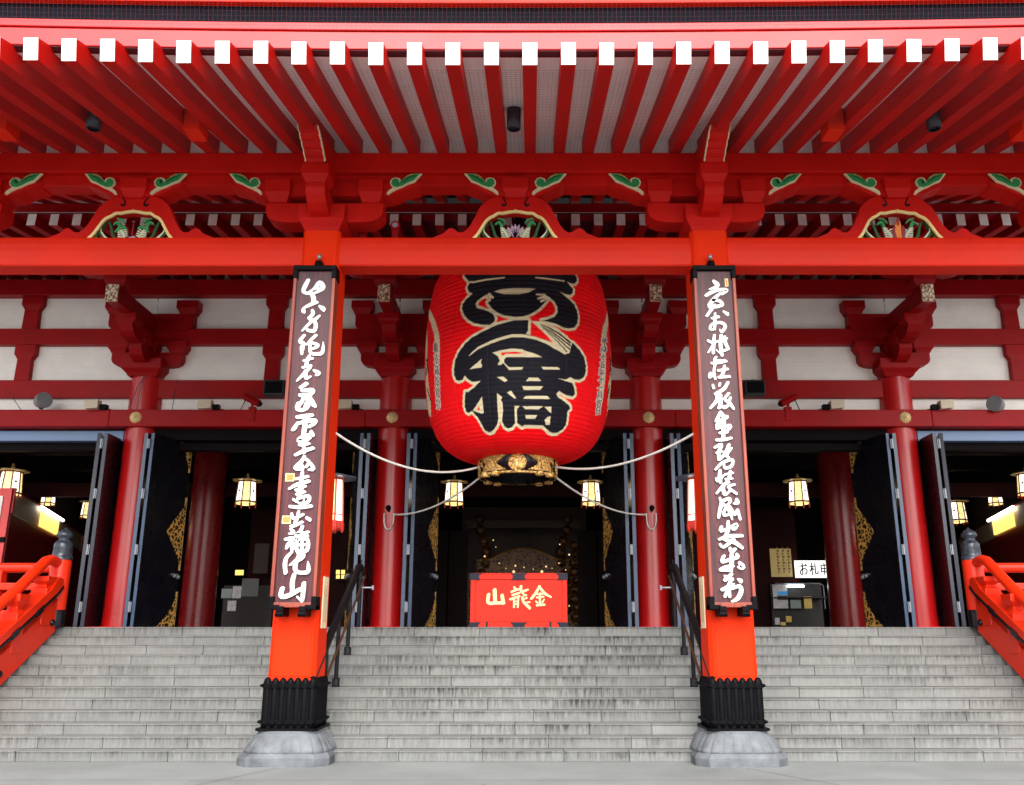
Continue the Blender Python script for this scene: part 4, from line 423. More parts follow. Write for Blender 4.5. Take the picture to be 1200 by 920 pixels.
# frog-leg struts
OUT=[(-532,0),(-500,15),(-455,32),(-428,60),(-405,68),(-380,55),(-362,40),(-335,38),(-310,55),(-285,85),(-262,130),(-242,170),(-225,205),(-205,225),(-185,240),(-170,255),(-150,262),(-115,275),(-92,270)]
INN=[(-262,0),(-240,22),(-215,62),(-185,110),(-160,132),(-140,140),(-110,160),(-80,160),(-40,168),(0,172)]
U=.00244;VV=.00262
for X,kind in ((-2*HB,'birds'),(0,'lotus'),(2*HB,'crest')):
    m=M(); z0=7.535
    pts=[(X+u*U,z0+v*VV) for u,v in OUT]; pts+=[(X+.19,z0+.72),(X-.19,z0+.72)][::-1]
    Lp=[(X+u*U,z0+v*VV) for u,v in OUT]; Rp=[(2*X-x,z) for x,z in Lp]
    Li=[(X+u*U,z0+v*VV) for u,v in INN]; Ri=[(2*X-x,z) for x,z in Li]
    poly=Lp+Rp[::-1]+Ri[:-1]+Li[::-1]
    m.prism(poly,'y',12.62,12.80)
    masu(m,X,12.72,.205,8.20,8.50,.24)
    m.prism([(X+x,z) for x,z in ((-.80,8.46),(-.72,8.40),(-.6,8.36),(-.5,8.30),(-.42,8.26),(-.3,8.235),(.3,8.235),(.42,8.26),(.5,8.30),(.6,8.36),(.72,8.40),(.80,8.46))],'y',12.565,12.93)
    st=m.build('frog_leg_strut',REDB,porch,bevel=.006)
    c=M(); path=[(x,z,.042) for x,z in Li]+[(x,z,.042) for x,z in Ri[::-1][1:]]
    c.ribbon(path,12.600,12.63,0,sub=3); c.ball((X,12.6,z0+.175*VV*1000/1.0 if False else z0+176*VV),.022)
    c.build('gilt_trim',mat('pale_gilt_trim',(.82,.62,.26),.4,var=.1),st)
    for sx in (-1,1):
        sw=M(); sw.ribbon([(X+sx*.215,z0+.74,.016),(X+sx*.19,z0+.68,.018),(X+sx*.155,z0+.62,.02),(X+sx*.15,z0+.575,.026),(X+sx*.185,z0+.555,.034),(X+sx*.21,z0+.58,.02)],12.612,12.63,0); sw.build('black_swirl',BLACK,st)
    f=M()
    for sx in (-1,1):
        def w(u,v): return (X+sx*u*U,z0+v*VV)
        f.ribbon([(*w(150,5),.03),(*w(190,25),.05),(*w(205,60),.05),(*w(178,110),.02)],12.66,12.70,0)
        f.ribbon([(*w(120,4),.02),(*w(160,8),.03),(*w(198,50),.018),(*w(200,70),.01)],12.655,12.70,2)
        f.ribbon([(*w(75,50),.04),(*w(88,90),.045),(*w(100,112),.04),(*w(120,105),.03),(*w(128,98),.015)],12.66,12.70,1)
        f.ribbon([(*w(45,10),.02),(*w(60,40),.035),(*w(85,72),.015)],12.65,12.70,2)
        f.ribbon([(*w(215,4),.03),(*w(232,18),.035),(*w(225,45),.02)],12.67,12.70,1)
        f.ribbon([(*w(100,4),.03),(*w(128,30),.04),(*w(140,70),.04),(*w(160,120),.03)],12.68,12.71,0)
        f.ribbon([(*w(62,110),.02),(*w(80,130),.03),(*w(110,138),.02)],12.67,12.70,1)
        for t in range(5): f.ribbon([(*w(50+t*4,12+t*14),.012),(*w(84+t*2,16+t*14),.022)],12.645,12.68,2)
        for t in range(4): f.ribbon([(*w(50+t*4,14+t*14),.012),(*w(30+t*3,24+t*14),.02)],12.645,12.68,2)
    if kind=='lotus':
        for a_ in (-38,-18,0,18,38): f.ribbon([(X,z0+.02,.02),(X+math.sin(R(a_))*.12,z0+.02+.15*math.cos(R(a_)),.05),(X+math.sin(R(a_))*.2,z0+.03+.22*math.cos(R(a_)),.008)],12.64,12.69,4)
    elif kind=='crest':
        f.ribbon([(X,z0+.02,.08),(X-.01,z0+.14,.11),(X+.01,z0+.28,.07)],12.64,12.69,5); f.ribbon([(X-.06,z0+.02,.04),(X-.08,z0+.14,.05),(X-.05,z0+.2,.02)],12.635,12.68,6); f.ribbon([(X+.06,z0+.02,.04),(X+.08,z0+.16,.05),(X+.06,z0+.22,.02)],12.635,12.68,6); f.ribbon([(X,z0+.24,.03),(X+.01,z0+.33,.05)],12.63,12.66,6)
    else:
        f.ribbon([(X,z0+.01,.012),(X+.005,z0+.3,.012)],12.65,12.68,6); f.ribbon([(X-.03,z0+.02,.03),(X+.04,z0+.03,.04)],12.64,12.68,4); f.ribbon([(X-.02,z0+.3,.015),(X+.02,z0+.3,.015)],12.64,12.68,6)
        for sx in(-1,1): f.ribbon([(X+sx*.10,z0+.18,.03),(X+sx*.17,z0+.2,.05),(X+sx*.26,z0+.12,.02)],12.63,12.66,1)
    f.build('painted_carving',[DGREEN,GREEN,mat('pale_carving_paint',(.65,.68,.50),.5),ORNG,PINKP,ORNG,mat('wine_red_paint',(.25,.02,.03),.5)],st)
    cloud(X,1,12.55,st); cloud(X,-1,12.55,st)
# purlins
m=M(); m.box(-10.4,10.4,12.60,12.93,8.43,8.612); m.build('purlin_bolster',REDB,porch,bevel=.01)
m=M(); m.box(-10.4,10.4,12.50,12.98,8.615,8.945); m.build('purlin',REDB,porch,bevel=.012)
m=M(); m.box(-10.35,10.35,12.62,12.66,8.93,9.25); m.build('infill_board',SOFF,porch)
# upper rafters
YS=[9.17,9.5,10,10.6,11.2,11.8,12.5,13.3,14.2,15.2,16.2,17.2]
for i in range(-22,22):
    X0_=(i+.5)*HB*2/13; X=X0_+random.uniform(-.004,.004); zj=random.uniform(-.004,.004); m=M(); hw=.0875
    rings=[]
    for y in YS:
        z=rz(y)+sori(X0_,y)+zj
        t_=y-.06 if y==9.17 else y; h_=.265 if y==9.17 else .325
        rings.append([(X-hw,y,z),(X+hw,y,z),(X+hw,t_,z+h_),(X-hw,t_,z+h_)])
    n=4
    vs=[v for r_ in rings for v in r_]; fs=[]
    for j_ in range(len(rings)-1):
        for k in range(4): fs.append([j_*n+k,j_*n+(k+1)%n,(j_+1)*n+(k+1)%n,(j_+1)*n+k])
    m.add(vs,fs,0); m.add(rings[0],[[0,1,2,3]],1); m.add(rings[-1],[[0,1,2,3]],0)
    m.build('rafter',[REDB,WHITE],porch,bevel=.006)
# soffit boards above rafters, eave boards : strips that follow the curve of the eave
XG=[-10.3+20.6*i/40 for i in range(41)]
def eave(name,mt,ya,yb,za,zb,f=1.0,ys=None):
    m=M(); rings=[[(x,ya,za+f*sori(x,9.3)),(x,yb,za+f*sori(x,9.3)),(x,yb,zb+f*sori(x,9.3)),(x,ya,zb+f*sori(x,9.3))] for x in XG]
    m.loft(rings); return m.build(name,mt,porch,bevel=.008)
m=M()
vs=[(x,y,rz(y)+sori(x,y)+.25+dz) for dz in (0,.05) for y in [9.46]+YS[2:] for x in XG]
ny=len(YS)-1; nx=41
fs=[[a*nx*ny+q*nx+p,a*nx*ny+q*nx+p+1,a*nx*ny+(q+1)*nx+p+1,a*nx*ny+(q+1)*nx+p] for a in (0,1) for q in range(ny-1) for p in range(nx-1)]
m.add(vs,fs); m.build('soffit',SOFF,porch)
eave('eave_board',EAVE,9.35,9.60,8.512,8.752)
eave('eave_underside',MAROON,9.365,9.475,8.496,8.510)  # separate dark strip paints the shade on the underside
eave('eave_board',EAVE,9.33,9.66,8.765,8.868)
eave('dark_eave_band',MATTBLK,9.36,9.7,8.885,9.115)  # matt black band across the gap under the roof tiles
eave('roof_edge_board',RED,9.28,9.7,9.12,9.4,.8)
# roof slab with ribs of tiles
m=M()
prof=[(9.2,9.42),(11,9.95),(13.5,10.9),(16,12.2),(18,13.6),(18,13.9),(15.9,12.55),(13.4,11.2),(10.9,10.2),(9.15,9.62)]
m.prism(prof,'x',-10.6,10.6)
for i in range(-34,35): m.tube([(i*.31,y,z+.01) for y,z in prof[5:]],.085,8)
m.build('tiled_roof',TILE,porch)
# brackets hanging between rafters
for X in (-7.31,-4.57,4.57,7.31):
    m=M(); z=rz(11.2); m.box(X-.115,X+.115,11.16,11.5,z-.08,z+.30); m.build('rafter_block',RED,porch,bevel=.006)
# eave net : thin wires
NET=mat('thin_net_wire',(.13,.045,.05),.6,spec=.05,bump=0)
m=M()
def wire(a,b_,w=.0011):
    a=Vector(a);b_=Vector(b_);d=(b_-a).normalized(); n=d.cross(Vector((0,.3,1))).normalized()*w
    up=d.cross(n).normalized()*w
    m.add([a-n,a+up,a+n,b_-n,b_+up,b_+n],[[0,1,4,3],[1,2,5,4],[2,0,3,5]])
y=9.28
ysn=[]
while y<12.45: ysn.append(y); y+=.056
for y in ysn:
    z=rz(y)-.02
    for k in range(16):
        xa=-9+k*18/16; xb=xa+18/16
        wire((xa,y,z+sori(xa,y)),(xb,y,z+sori(xb,y)))
for i in range(-160,161):
    X=i*.056; q=ysn[::8]+[12.45]
    for a,b_ in zip(q,q[1:]): wire((X,a,rz(a)-.02+sori(X,a)),(X,b_,rz(b_)-.02+sori(X,b_)),.0010)
    wire((X,9.30,8.80+sori(X,9.3)),(X,9.22,9.14+sori(X,9.3)),.0011)
for k in range(7):
    z=8.8+k*.056
    for q in range(16):
        xa=-9+q*18/16; xb=xa+18/16; wire((xa,9.30-.013*k,z+sori(xa,9.3)),(xb,9.30-.013*k,z+sori(xb,9.3)),.0009)
tag(m.build('bird_net',NET,loc=(0,9.3,8.2)),'fine wire bird net stretched under the white tipped rafters of the eave','net')

# ------------------------------------------------------------------ plaques
def plaque(X,data,label,seals):
    t=thing('calligraphy_plaque',label,'plaque',(X,12.4,1.93),'calligraphy plaques on the porch posts')
    m=M(); m.box(X-.272,X+.272,12.235,12.44,1.99,6.84); m.build('board',PLQ,t,bevel=.004)
    m=M()
    for sx in (-1,1): m.box(*sorted((X+sx*.262,X+sx*.308)),12.19,12.42,2.0,6.86)
    m.box(X-.262,X+.262,12.195,12.42,1.985,2.05)
    m.build('frame',PLQF,t,bevel=.008)
    m=M(); m.box(X-.318,X+.318,12.182,12.43,6.83,6.905)
    for sx in(-1,1): m.box(*sorted((X+sx*.250,X+sx*.32)),12.178,12.43,6.70,6.832)
    m.build('top_fitting',BRONZE,t,bevel=.01)
    for sx in(-1,1):
        m=M(); m.box(*sorted((X+sx*.250,X+sx*.322)),12.178,12.43,1.955,2.13); m.box(*sorted((X+sx*.17,X+sx*.322)),12.176,12.43,1.955,2.02)
        m.build('corner_fitting',BRONZE,t,bevel=.01)
    for sx in (-1,1):
        m=M(); m.box(X+sx*.15-.045,X+sx*.15+.045,12.14,12.47,1.87,2.0); m.tube([(X+sx*.15-.05,12.15,1.9),(X+sx*.15+.05,12.15,1.9)],.04,10); m.build('support_hook',BRONZE,t,bevel=.008)
    m=M(); m.box(X-.05,X+.05,12.36,12.5,6.905,7.06); m.ball((X,12.36,6.99),.055); m.build('hanger',BRONZE,t,bevel=.01)
    m=M(); m.ball((X,12.4,7.13),.035,sz=1.3); m.build('bolt',SILV,t)
    m=M()
    for i,st in enumerate(data): m.ribbon([(a,b_,w*(.97 if 0<k_<len(st)-1 else .86)) for k_,(a,b_,w) in enumerate(st)],12.218-.0004*i,12.237,chisel=True)
    m.build('lettering',LETTER,t)
    for x0,x1,za,zb in seals:
        m=M(); m.box(x0,x1,12.226,12.24,za,zb); m.box(x0+.012,x1-.012,12.2245,12.24,za+.012,zb-.012,1); m.build('seal',[GOLDLET,ORNG],t)
    return t
# lettering was measured 0.035 m in front of the board; use as is
plaque(-2.945,PLAQUE_L,'dark wood plaque with white brush lettering and two small gold seals, on the left post',SEALS[:2])
plaque(2.945,PLAQUE_R,'dark wood plaque with white lettering and one orange seal near its top, right post',SEALS[2:])
for X,lab in ((-HB,'small cream paper notice stuck on the inner side of the left post below its plaque'),(HB,'small cream paper notice stuck on the inner side of the right post below its plaque')):
    sx=1 if X<0 else -1
    t=thing('notice',lab,'notice',(X+sx*.33,12.8,1.6),'paper notices on the inner sides of the posts')
    m=M(); xa=X+sx*.322; m.box(*sorted((xa-sx*.01,xa+sx*.008)),12.66,12.94,1.72,2.42); m.build('sheet',mat('cream_paper',(.75,.66,.42),.6,var=.04),t)
    m=M()
    for r_ in range(5): m.box(*sorted((xa,xa+sx*.010)),12.70+r_*.045,12.712+r_*.045,1.8,2.36-.05*(r_%3))
    m.build('text_lines',mat('faded_ink',(.35,.22,.12),.6),t)

# ------------------------------------------------------------------ giant paper lantern
LYC=16.3
big=thing('giant_paper_lantern','giant red paper lantern with huge black brush characters hanging in the porch centre','paper lantern',(0,LYC,4.4))
def paint_lantern():
    zs0=PROF[0][1]; zs1=PROF[-1][1]; nrib=62
    NZ=nrib*9; front=900; back=120
    th=np.concatenate([np.linspace(-1.75,1.75,front,endpoint=False),np.linspace(1.75,2*math.pi-1.75,back,endpoint=False)])
    pr=np.array([p[0] for p in PROF]); pz=np.array([p[1] for p in PROF])
    # arc-length parameter so that the tight ends keep their ribs
    sl=np.concatenate([[0],np.cumsum(np.hypot(np.diff(pr),np.diff(pz)))]); q=np.linspace(0,sl[-1],NZ+1)
    # smooth profile
    from numpy import interp
    rr=interp(q,sl,pr); zz=interp(q,sl,pz)
    k=np.ones(25)/25
    rp=np.convolve(np.pad(rr,12,'edge'),k,'valid'); zp=np.convolve(np.pad(zz,12,'edge'),k,'valid'); rr=rp;zz=zp
    ph=q/sl[-1]*nrib
    prof=np.abs(np.sin(np.pi*ph))**.7*.010
    tt=th[None,:]; 
    seam=np.minimum.reduce([np.abs(((tt-a+math.pi)%(2*math.pi))-math.pi) for a in np.linspace(0,2*math.pi,16,endpoint=False)+.11])
    sag=1+.0*tt
    rad=rr[:,None]+prof[:,None]*(1-.55*np.exp(-(seam/.012)**2))-.006*np.exp(-(seam/.008)**2)
    rng=np.random.default_rng(3); rad=rad+.004*np.sin(tt*7+rng.random(NZ+1)[:,None]*1.5)
    X=rad*np.sin(tt); Y=-rad*np.cos(tt); Z=np.repeat(zz[:,None],len(th),1)-4.4
    n=len(th); nv=(NZ+1)*n
    u=(1.775*tt+0*Z).ravel(); z=(Z+4.4).ravel()
    fr=np.where(np.abs(np.repeat(tt,NZ+1,0).ravel())<1.75)[0]
    pu=u[fr]; pz_=z[fr]
    def inside(P):
        P=np.array(P); ins=np.zeros(len(pu),bool)
        x0,z0=P.min(0)-.01; x1,z1=P.max(0)+.01
        s_=np.where((pu>x0)&(pu<x1)&(pz_>z0)&(pz_<z1))[0]; a=pu[s_];b=pz_[s_]; r=np.zeros(len(s_),bool)
        for i in range(len(P)):
            xa,ya=P[i-1];xb,yb=P[i]
            if ya==yb: continue
            c=((ya>b)!=(yb>b))&(a<(xb-xa)*(b-ya)/(yb-ya)+xa); r^=c
        ins[s_]=r; return ins
    def seg(a,b,w0,w1,ext,d):
        # signed distance to a tapered stroke, kept as a running minimum
        lo=np.minimum(a,b)-ext-max(w0,w1); hi=np.maximum(a,b)+ext+max(w0,w1)
        s_=np.where((pu>lo[0])&(pu<hi[0])&(pz_>lo[1])&(pz_<hi[1]))[0]
        if not len(s_): return
        ax,az=a; dx,dz=b-a; L2=dx*dx+dz*dz+1e-12
        t=np.clip(((pu[s_]-ax)*dx+(pz_[s_]-az)*dz)/L2,0,1)
        dd=np.hypot(pu[s_]-ax-t*dx,pz_[s_]-az-t*dz)-(w0+(w1-w0)*t)
        d[s_]=np.minimum(d[s_],dd)
    def polydist(Ps,ext):
        d=np.full(len(pu),ext)
        for P in Ps:
            P=[np.array(p,float) for p in P]
            for i in range(len(P)): seg(P[i-1],P[i],0,0,ext,d)
        return d
    def signed(Ps,ext):
        d=polydist(Ps,ext); ins=np.zeros(len(pu),bool)
        for P in Ps: ins|=inside(P)
        return np.where(ins,-d,d)
    def strokes(Ls,ext):
        d=np.full(len(pu),ext)
        for P in Ls:
            for a,b in zip(P,P[1:]): seg(np.array(a[:2]),np.array(b[:2]),a[2],b[2],ext,d)
        return d
    aa=.0035
    cov=lambda d:np.clip(.5-d/aa/2,0,1)[:,None]
    red=np.array([.92,.003,.007]);crm=np.array([.74,.66,.42]);blk=np.array([.012,.012,.018])
    col=np.repeat(red[None,:],len(pu),0)
    def over(c,d):
        nonlocal col
        k=cov(d); col=col*(1-k)+c*k
    sb=signed(LB,.08)
    over(crm,sb-.047); over(crm,signed(LSC,.03)); over(np.array([.72,.70,.62]),signed(LSW,.02))
    over(blk,sb)
    over(crm,signed(LC,.03)); over(crm,strokes(LCL,.05)); over(blk,signed(LSB,.02))
    over(red,signed(LR,.03)); over(blk,strokes(LBL,.02))
    # small darkening in the folds is geometry, not paint
    full=np.repeat(np.array([[*red,1.]]),nv,0); full[fr,:3]=col
    co=np.stack([X.ravel(),Y.ravel(),Z.ravel()],1)
    j=np.arange(NZ)[:,None]; i=np.arange(n)[None,:]
    f=np.stack([(j*n+i),(j*n+(i+1)%n),((j+1)*n+(i+1)%n),((j+1)*n+i)],2).reshape(-1,4)
    me=bpy.data.meshes.new('paper_body'); me.vertices.add(nv); me.vertices.foreach_set('co',co.ravel())
    me.loops.add(len(f)*4); me.loops.foreach_set('vertex_index',f.ravel().astype(np.int32))
    me.polygons.add(len(f)); me.polygons.foreach_set('loop_start',np.arange(0,len(f)*4,4,dtype=np.int32))
    me.update(calc_edges=True); me.polygons.foreach_set('use_smooth',np.ones(len(f),bool))
    ca=me.color_attributes.new('paint','FLOAT_COLOR','POINT'); ca.data.foreach_set('color',full.ravel())
    m=bpy.data.materials.new('painted_lantern_paper'); m.use_nodes=True; N=m.node_tree.nodes; L=m.node_tree.links; b=N['Principled BSDF']
    a=N.new('ShaderNodeAttribute'); a.attribute_name='paint'
    ns=N.new('ShaderNodeTexNoise'); ns.inputs['Scale'].default_value=5; ns.inputs['Detail'].default_value=6; tc=N.new('ShaderNodeTexCoord'); L.new(tc.outputs['Object'],ns.inputs['Vector'])
    mr=N.new('ShaderNodeMapRange'); mr.inputs[3].default_value=.85; mr.inputs[4].default_value=1.12; L.new(ns.outputs['Fac'],mr.inputs[0])
    vm=N.new('ShaderNodeVectorMath'); vm.operation='SCALE'; L.new(a.outputs['Color'],vm.inputs[0]); L.new(mr.outputs[0],vm.inputs['Scale']); L.new(vm.outputs[0],b.inputs['Base Color'])
    b.inputs['Roughness'].default_value=.55; b.inputs['Specular IOR Level'].default_value=.12
    me.materials.append(m)
    o=bpy.data.objects.new('paper_body',me); COL.objects.link(o); o.parent=big
paint_lantern()
m=M()
m.lathe([(.60,4.42),(.70,4.42),(.715,4.44),(.70,4.475),(.675,4.49),(.675,4.72),(.69,4.76),(.72,4.78),(.72,4.81),(.60,4.81)],0,LYC,64,caps=False)
m.lathe([(.60,4.81),(.60,4.42)],0,LYC,64,caps=False); m.lathe([(.59,4.60),(.001,4.60)],0,LYC,32,caps=False)
ring=m.build('base_ring',BLACK,big)
m=M()
for z0,z1,r_ in ((4.405,4.45,.722),(4.745,4.80,.726)): m.lathe([(r_-.03,z0),(r_,z0+.005),(r_+.006,(z0+z1)/2),(r_,z1-.005),(r_-.03,z1)],0,LYC,64,caps=False)
def ringplate(a0,a1,z0,z1,r_,shape):
    n=40; nz=16
    for i in range(n):
        for k in range(nz):
            ta=a0+(a1-a0)*(i+.5)/n; tz=z0+(z1-z0)*(k+.5)/nz
            if shape((i+.5)/n,(k+.5)/nz):
                A0=a0+(a1-a0)*i/n;A1=a0+(a1-a0)*(i+1)/n;Z0=z0+(z1-z0)*k/nz;Z1=z0+(z1-z0)*(k+1)/nz
                vs=[(rr*math.sin(A),LYC-rr*math.cos(A),Z) for rr in (.67,r_) for A,Z in ((A0,Z0),(A1,Z0),(A1,Z1),(A0,Z1))]
                m.add(vs,[[0,1,2,3],[4,5,6,7],[0,1,5,4],[1,2,6,5],[2,3,7,6],[3,0,4,7]])
for q in range(4):
    a=q*math.pi/2
    ringplate(a+.25,a+math.pi/2-.25,4.462,4.745,.70,lambda u,v:min(u,1-u)*(math.pi/2-.5)+.25>.24+.36*(1-abs(v-.5)*2)**.8)
    ca,sa=math.sin(a),-math.cos(a)
    n=28; vs=[];
    for rr,dd in ((.165,.0),(.165,.03),(.15,.045),(.001,.045)):
        for i in range(n):
            t=2*math.pi*i/n; du=rr*math.cos(t); dz=rr*math.sin(t); r0=.70+dd-.012
            vs.append((r0*ca+du*math.cos(a),LYC+r0*sa+du*math.sin(a),4.60+dz))
    m.add(vs,[[j_*n+i,j_*n+(i+1)%n,(j_+1)*n+(i+1)%n,(j_+1)*n+i] for j_ in range(3) for i in range(n)],0,True)
for q in range(8):
    a=(q//2)*math.pi/2+math.pi/4+(.18 if q%2 else -.18); r0=.70; cxx,cyy=r0*math.sin(a),LYC-r0*math.cos(a)
    m.lathe([(.001,4.375),(.075,4.375),(.08,4.41),(.075,4.45)],cxx,cyy,12)
    m.tube([(cxx*1.05,LYC+(cyy-LYC)*1.05,4.66),(cxx*1.14,LYC+(cyy-LYC)*1.14,4.62),(cxx*1.1,LYC+(cyy-LYC)*1.1,4.55)],.018,8)
m.build('gilt_fitting',gold('gilt_relief',(.20,.09,.02),True,17,dark=(.80,.50,.14),thr=.22,metal=.3),ring)
m=M(); m.lathe([(.72,8.68),(.72,8.95),(.6,8.95)],0,LYC,48); m.lathe([(.09,8.9),(.09,10.6)],0,LYC,12); m.build('top_cap',BLACK,big)

# ropes
def rope(a,b_,sag,label,extra=None):
    a=Vector(a);b_=Vector(b_); path=[]
    for i in range(33):
        t=i/32; p=a.lerp(b_,t); p.z-=sag*4*t*(1-t); path.append(tuple(p))
    m=M(); m.tube(path,.019,8)
    if extra: m.tube(extra,.016,8)
    return tag(m.build('rope',ROPE,loc=path[0]),label,'rope','white ropes steadying the giant lantern')
zr=at(566,548,16.2)
for sx,n1,n2 in ((-1,'white rope sagging from the lantern base up to the left porch post','lower white rope from the lantern base to the hook on the red column, left side'),(1,'white rope sagging from the lantern base up to the right porch post','lower white rope from the lantern base to the hook on the red column, right side')):
    pxa,pya=(396,506) if sx<0 else (811,507)
    X,Z=at(pxa,pya,12.95); rope((sx*.70,LYC-.2,4.60),(sx*2.70,12.95,Z),.30 if sx<0 else .22,n1)
    xa,za=at(461 if sx<0 else 757,603,20.05)
    hook=Vector((sx*2.93,20.04,za)); o_=hook+Vector((-sx*.09,0,0))
    rope((sx*.68,LYC+.2,4.5),tuple(o_),.20,n2,[tuple(o_+Vector((sx*.11*(1-math.cos(math.pi*k/10)),-.03,-.36*math.sin(math.pi*k/10)**.6+.02))) for k in range(11)])

# ------------------------------------------------------------------ hall
hall=thing('temple_hall','crimson timber hall front with white wall panels, round columns and folded black doors','temple hall',(0,20.47,P_Z))
HY=20.47
CXS=[-5*HB,-3*HB,-HB,HB,3*HB,5*HB]
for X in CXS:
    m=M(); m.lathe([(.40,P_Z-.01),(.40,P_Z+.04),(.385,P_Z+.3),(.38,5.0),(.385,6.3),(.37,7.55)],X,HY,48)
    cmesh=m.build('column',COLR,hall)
    m=M(); m.box(X-.62,X+.62,19.75,20.9,P_Z-.002,P_Z+.035); m.build('threshold',RED,hall,bevel=.01)
    h=M()
    if abs(X)<4: h.tube([(X,HY-.36,at(0,598,20.05)[1]),(X,HY-.46,at(0,598,20.05)[1])],.035,8); h.ball((X,HY-.47,at(0,598,20.05)[1]+.05),.06); h.build('hook',BRONZE,cmesh)
# lintel beam with gilt rosettes, joint by joint
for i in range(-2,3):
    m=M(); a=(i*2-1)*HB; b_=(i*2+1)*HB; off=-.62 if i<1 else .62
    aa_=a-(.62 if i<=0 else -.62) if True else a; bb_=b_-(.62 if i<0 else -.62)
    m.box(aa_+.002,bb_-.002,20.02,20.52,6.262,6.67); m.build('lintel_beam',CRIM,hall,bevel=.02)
zm=at(168.9,488.9,20.0)[1]
for X in CXS:
    m=M()
    def disc(r0,r1,y0,y1,n=32,mi=0,scal=0):
        ri=[]
        for r_,y in ((r0,y0),(r1,y1),(.001,y1)):
            ri.append([(X+(r_*(1+scal*math.cos(12*2*math.pi*i/n)))*math.cos(2*math.pi*i/n),y,zm+(r_*(1+scal*math.cos(12*2*math.pi*i/n)))*math.sin(2*math.pi*i/n)) for i in range(n)])
        m.loft(ri,mi,True)
    disc(.135,.12,20.02,19.985,72,0,.05); disc(.085,.075,19.99,19.965,32,1); disc(.055,.03,19.97,19.92,24,0)
    m.build('gilt_rosette',[gold('gilt_rosette_metal',(.9,.62,.25),metal=.4,scale=60),CREAM],hall)
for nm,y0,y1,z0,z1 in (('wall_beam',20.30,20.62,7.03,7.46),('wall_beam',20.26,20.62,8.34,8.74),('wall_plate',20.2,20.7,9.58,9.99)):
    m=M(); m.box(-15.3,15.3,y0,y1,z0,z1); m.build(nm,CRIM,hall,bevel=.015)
for i in range(-2,3):
    m=M(); m.box(i*2*HB-HB+.02,i*2*HB+HB-.02,20.46,20.52,6.6,9.98); m.build('wall_panel',PLAST,hall)
# struts between the wall beams
def strut(X):
    m=M()
    for z0,z1,w,bw,zb in ((7.462,8.338,.165,.25,8.08),(8.742,9.578,.175,.26,9.34)):
        m.loft([[(X-w*1.06,20.31,z0),(X+w*1.06,20.31,z0),(X+w*1.06,20.5,z0),(X-w*1.06,20.5,z0)],[(X-w,20.31,zb-.1),(X+w,20.31,zb-.1),(X+w,20.5,zb-.1),(X-w,20.5,zb-.1)],[(X-bw,20.29,zb+.03),(X+bw,20.29,zb+.03),(X+bw,20.5,zb+.03),(X-bw,20.5,zb+.03)],[(X-bw,20.29,z1),(X+bw,20.29,z1),(X+bw,20.5,z1),(X-bw,20.5,z1)]])
    return m.build('strut',CRIM,hall,bevel=.012)
for X in (-4*HB,-2*HB,0,2*HB,4*HB): strut(X)
# brackets over the columns
for X in CXS:
    m=M()
    masu(m,X,20.42,.47,7.50,7.90)
    arm=lambda h,z0,z1,y0=20.22,y1=20.6:m.prism([(X+x,z) for x,z in armp(h,z0,z1)],'y',y0,y1)
    arm(.84,7.78,8.12)
    for dx in (-.70,0,.70): masu(m,X+dx,20.4,.24,8.121,8.40)
    arm(1.02,8.66,9.1)
    for dx in (-.86,.86): masu(m,X+dx,20.4,.26,9.101,9.42)
    # stepping out towards the eave
    def fwd(y,z0,z1,hw=.15): m.prism([(20.6,z0),(y+.45,z0),(y+.25,z0+.03),(y+.1,z0+.11),(y,z0+.24),(y,z1),(20.6,z1)],'x',X-hw,X+hw)
    fwd(19.55,7.78,8.12); masu(m,X,19.72,.24,8.121,8.42,.2)
    fwd(18.95,8.14,8.55,.16); masu(m,X,19.12,.24,8.42,8.66,.2)
    m.box(X-.125,X+.125,18.2,20.6,8.64,9.02)
    masu(m,X,18.42,.25,9.02,9.36,.2); m.prism([(X+x,z) for x,z in armp(.9,9.3,9.5)],'y',18.22,18.52)
    br=m.build('bracket',CRIM,hall,bevel=.012)
    m=M(); m.box(X-.135,X+.135,18.15,18.2,8.63,9.03); m.build('end_cap',GOLDC,br,bevel=.006)
m=M(); m.box(-15.3,15.3,18.2,18.5,9.50,9.80); m.build('eave_purlin',CRIM,hall,bevel=.012)
def lz(Y): return 9.57+(Y-16.37)*.132
for i in range(-33,33):
    X=(i+.5)*HB*2/13; m=M(); hw=.088; ya,yb=16.37,20.9
    m.add([(X-hw,ya,lz(ya)),(X+hw,ya,lz(ya)),(X+hw,ya+.02,lz(ya)+.26),(X-hw,ya+.02,lz(ya)+.26),(X-hw,yb,lz(yb)),(X+hw,yb,lz(yb)),(X+hw,yb,lz(yb)+.26),(X-hw,yb,lz(yb)+.26)],[[0,1,2,3],[4,5,6,7],[0,1,5,4],[1,2,6,5],[2,3,7,6],[3,0,4,7]],[1,0,0,0,0,0])
    m.build('rafter',[CRIM,WHITE],hall,bevel=.006)
m=M(); m.add([(-15.3,16.4,lz(16.4)+.262),(15.3,16.4,lz(16.4)+.262),(15.3,19.2,lz(19.2)+.262),(-15.3,19.2,lz(19.2)+.262)],[[0,1,2,3]]); m.build('shaded_soffit',MAROON,hall)  # front part of the soffit coloured dark to stand for shade
m=M(); m.add([(-15.3,19.21,lz(19.21)+.262),(15.3,19.21,lz(19.21)+.262),(15.3,20.9,lz(20.9)+.262),(-15.3,20.9,lz(20.9)+.262),(-15.3,16.4,lz(16.4)+.3),(15.3,16.4,lz(16.4)+.3),(15.3,20.9,lz(20.9)+.3),(-15.3,20.9,lz(20.9)+.3)],[[0,1,2,3],[4,5,6,7],[0,1,5,4],[2,3,7,6]]); m.build('soffit',SOFF,hall)
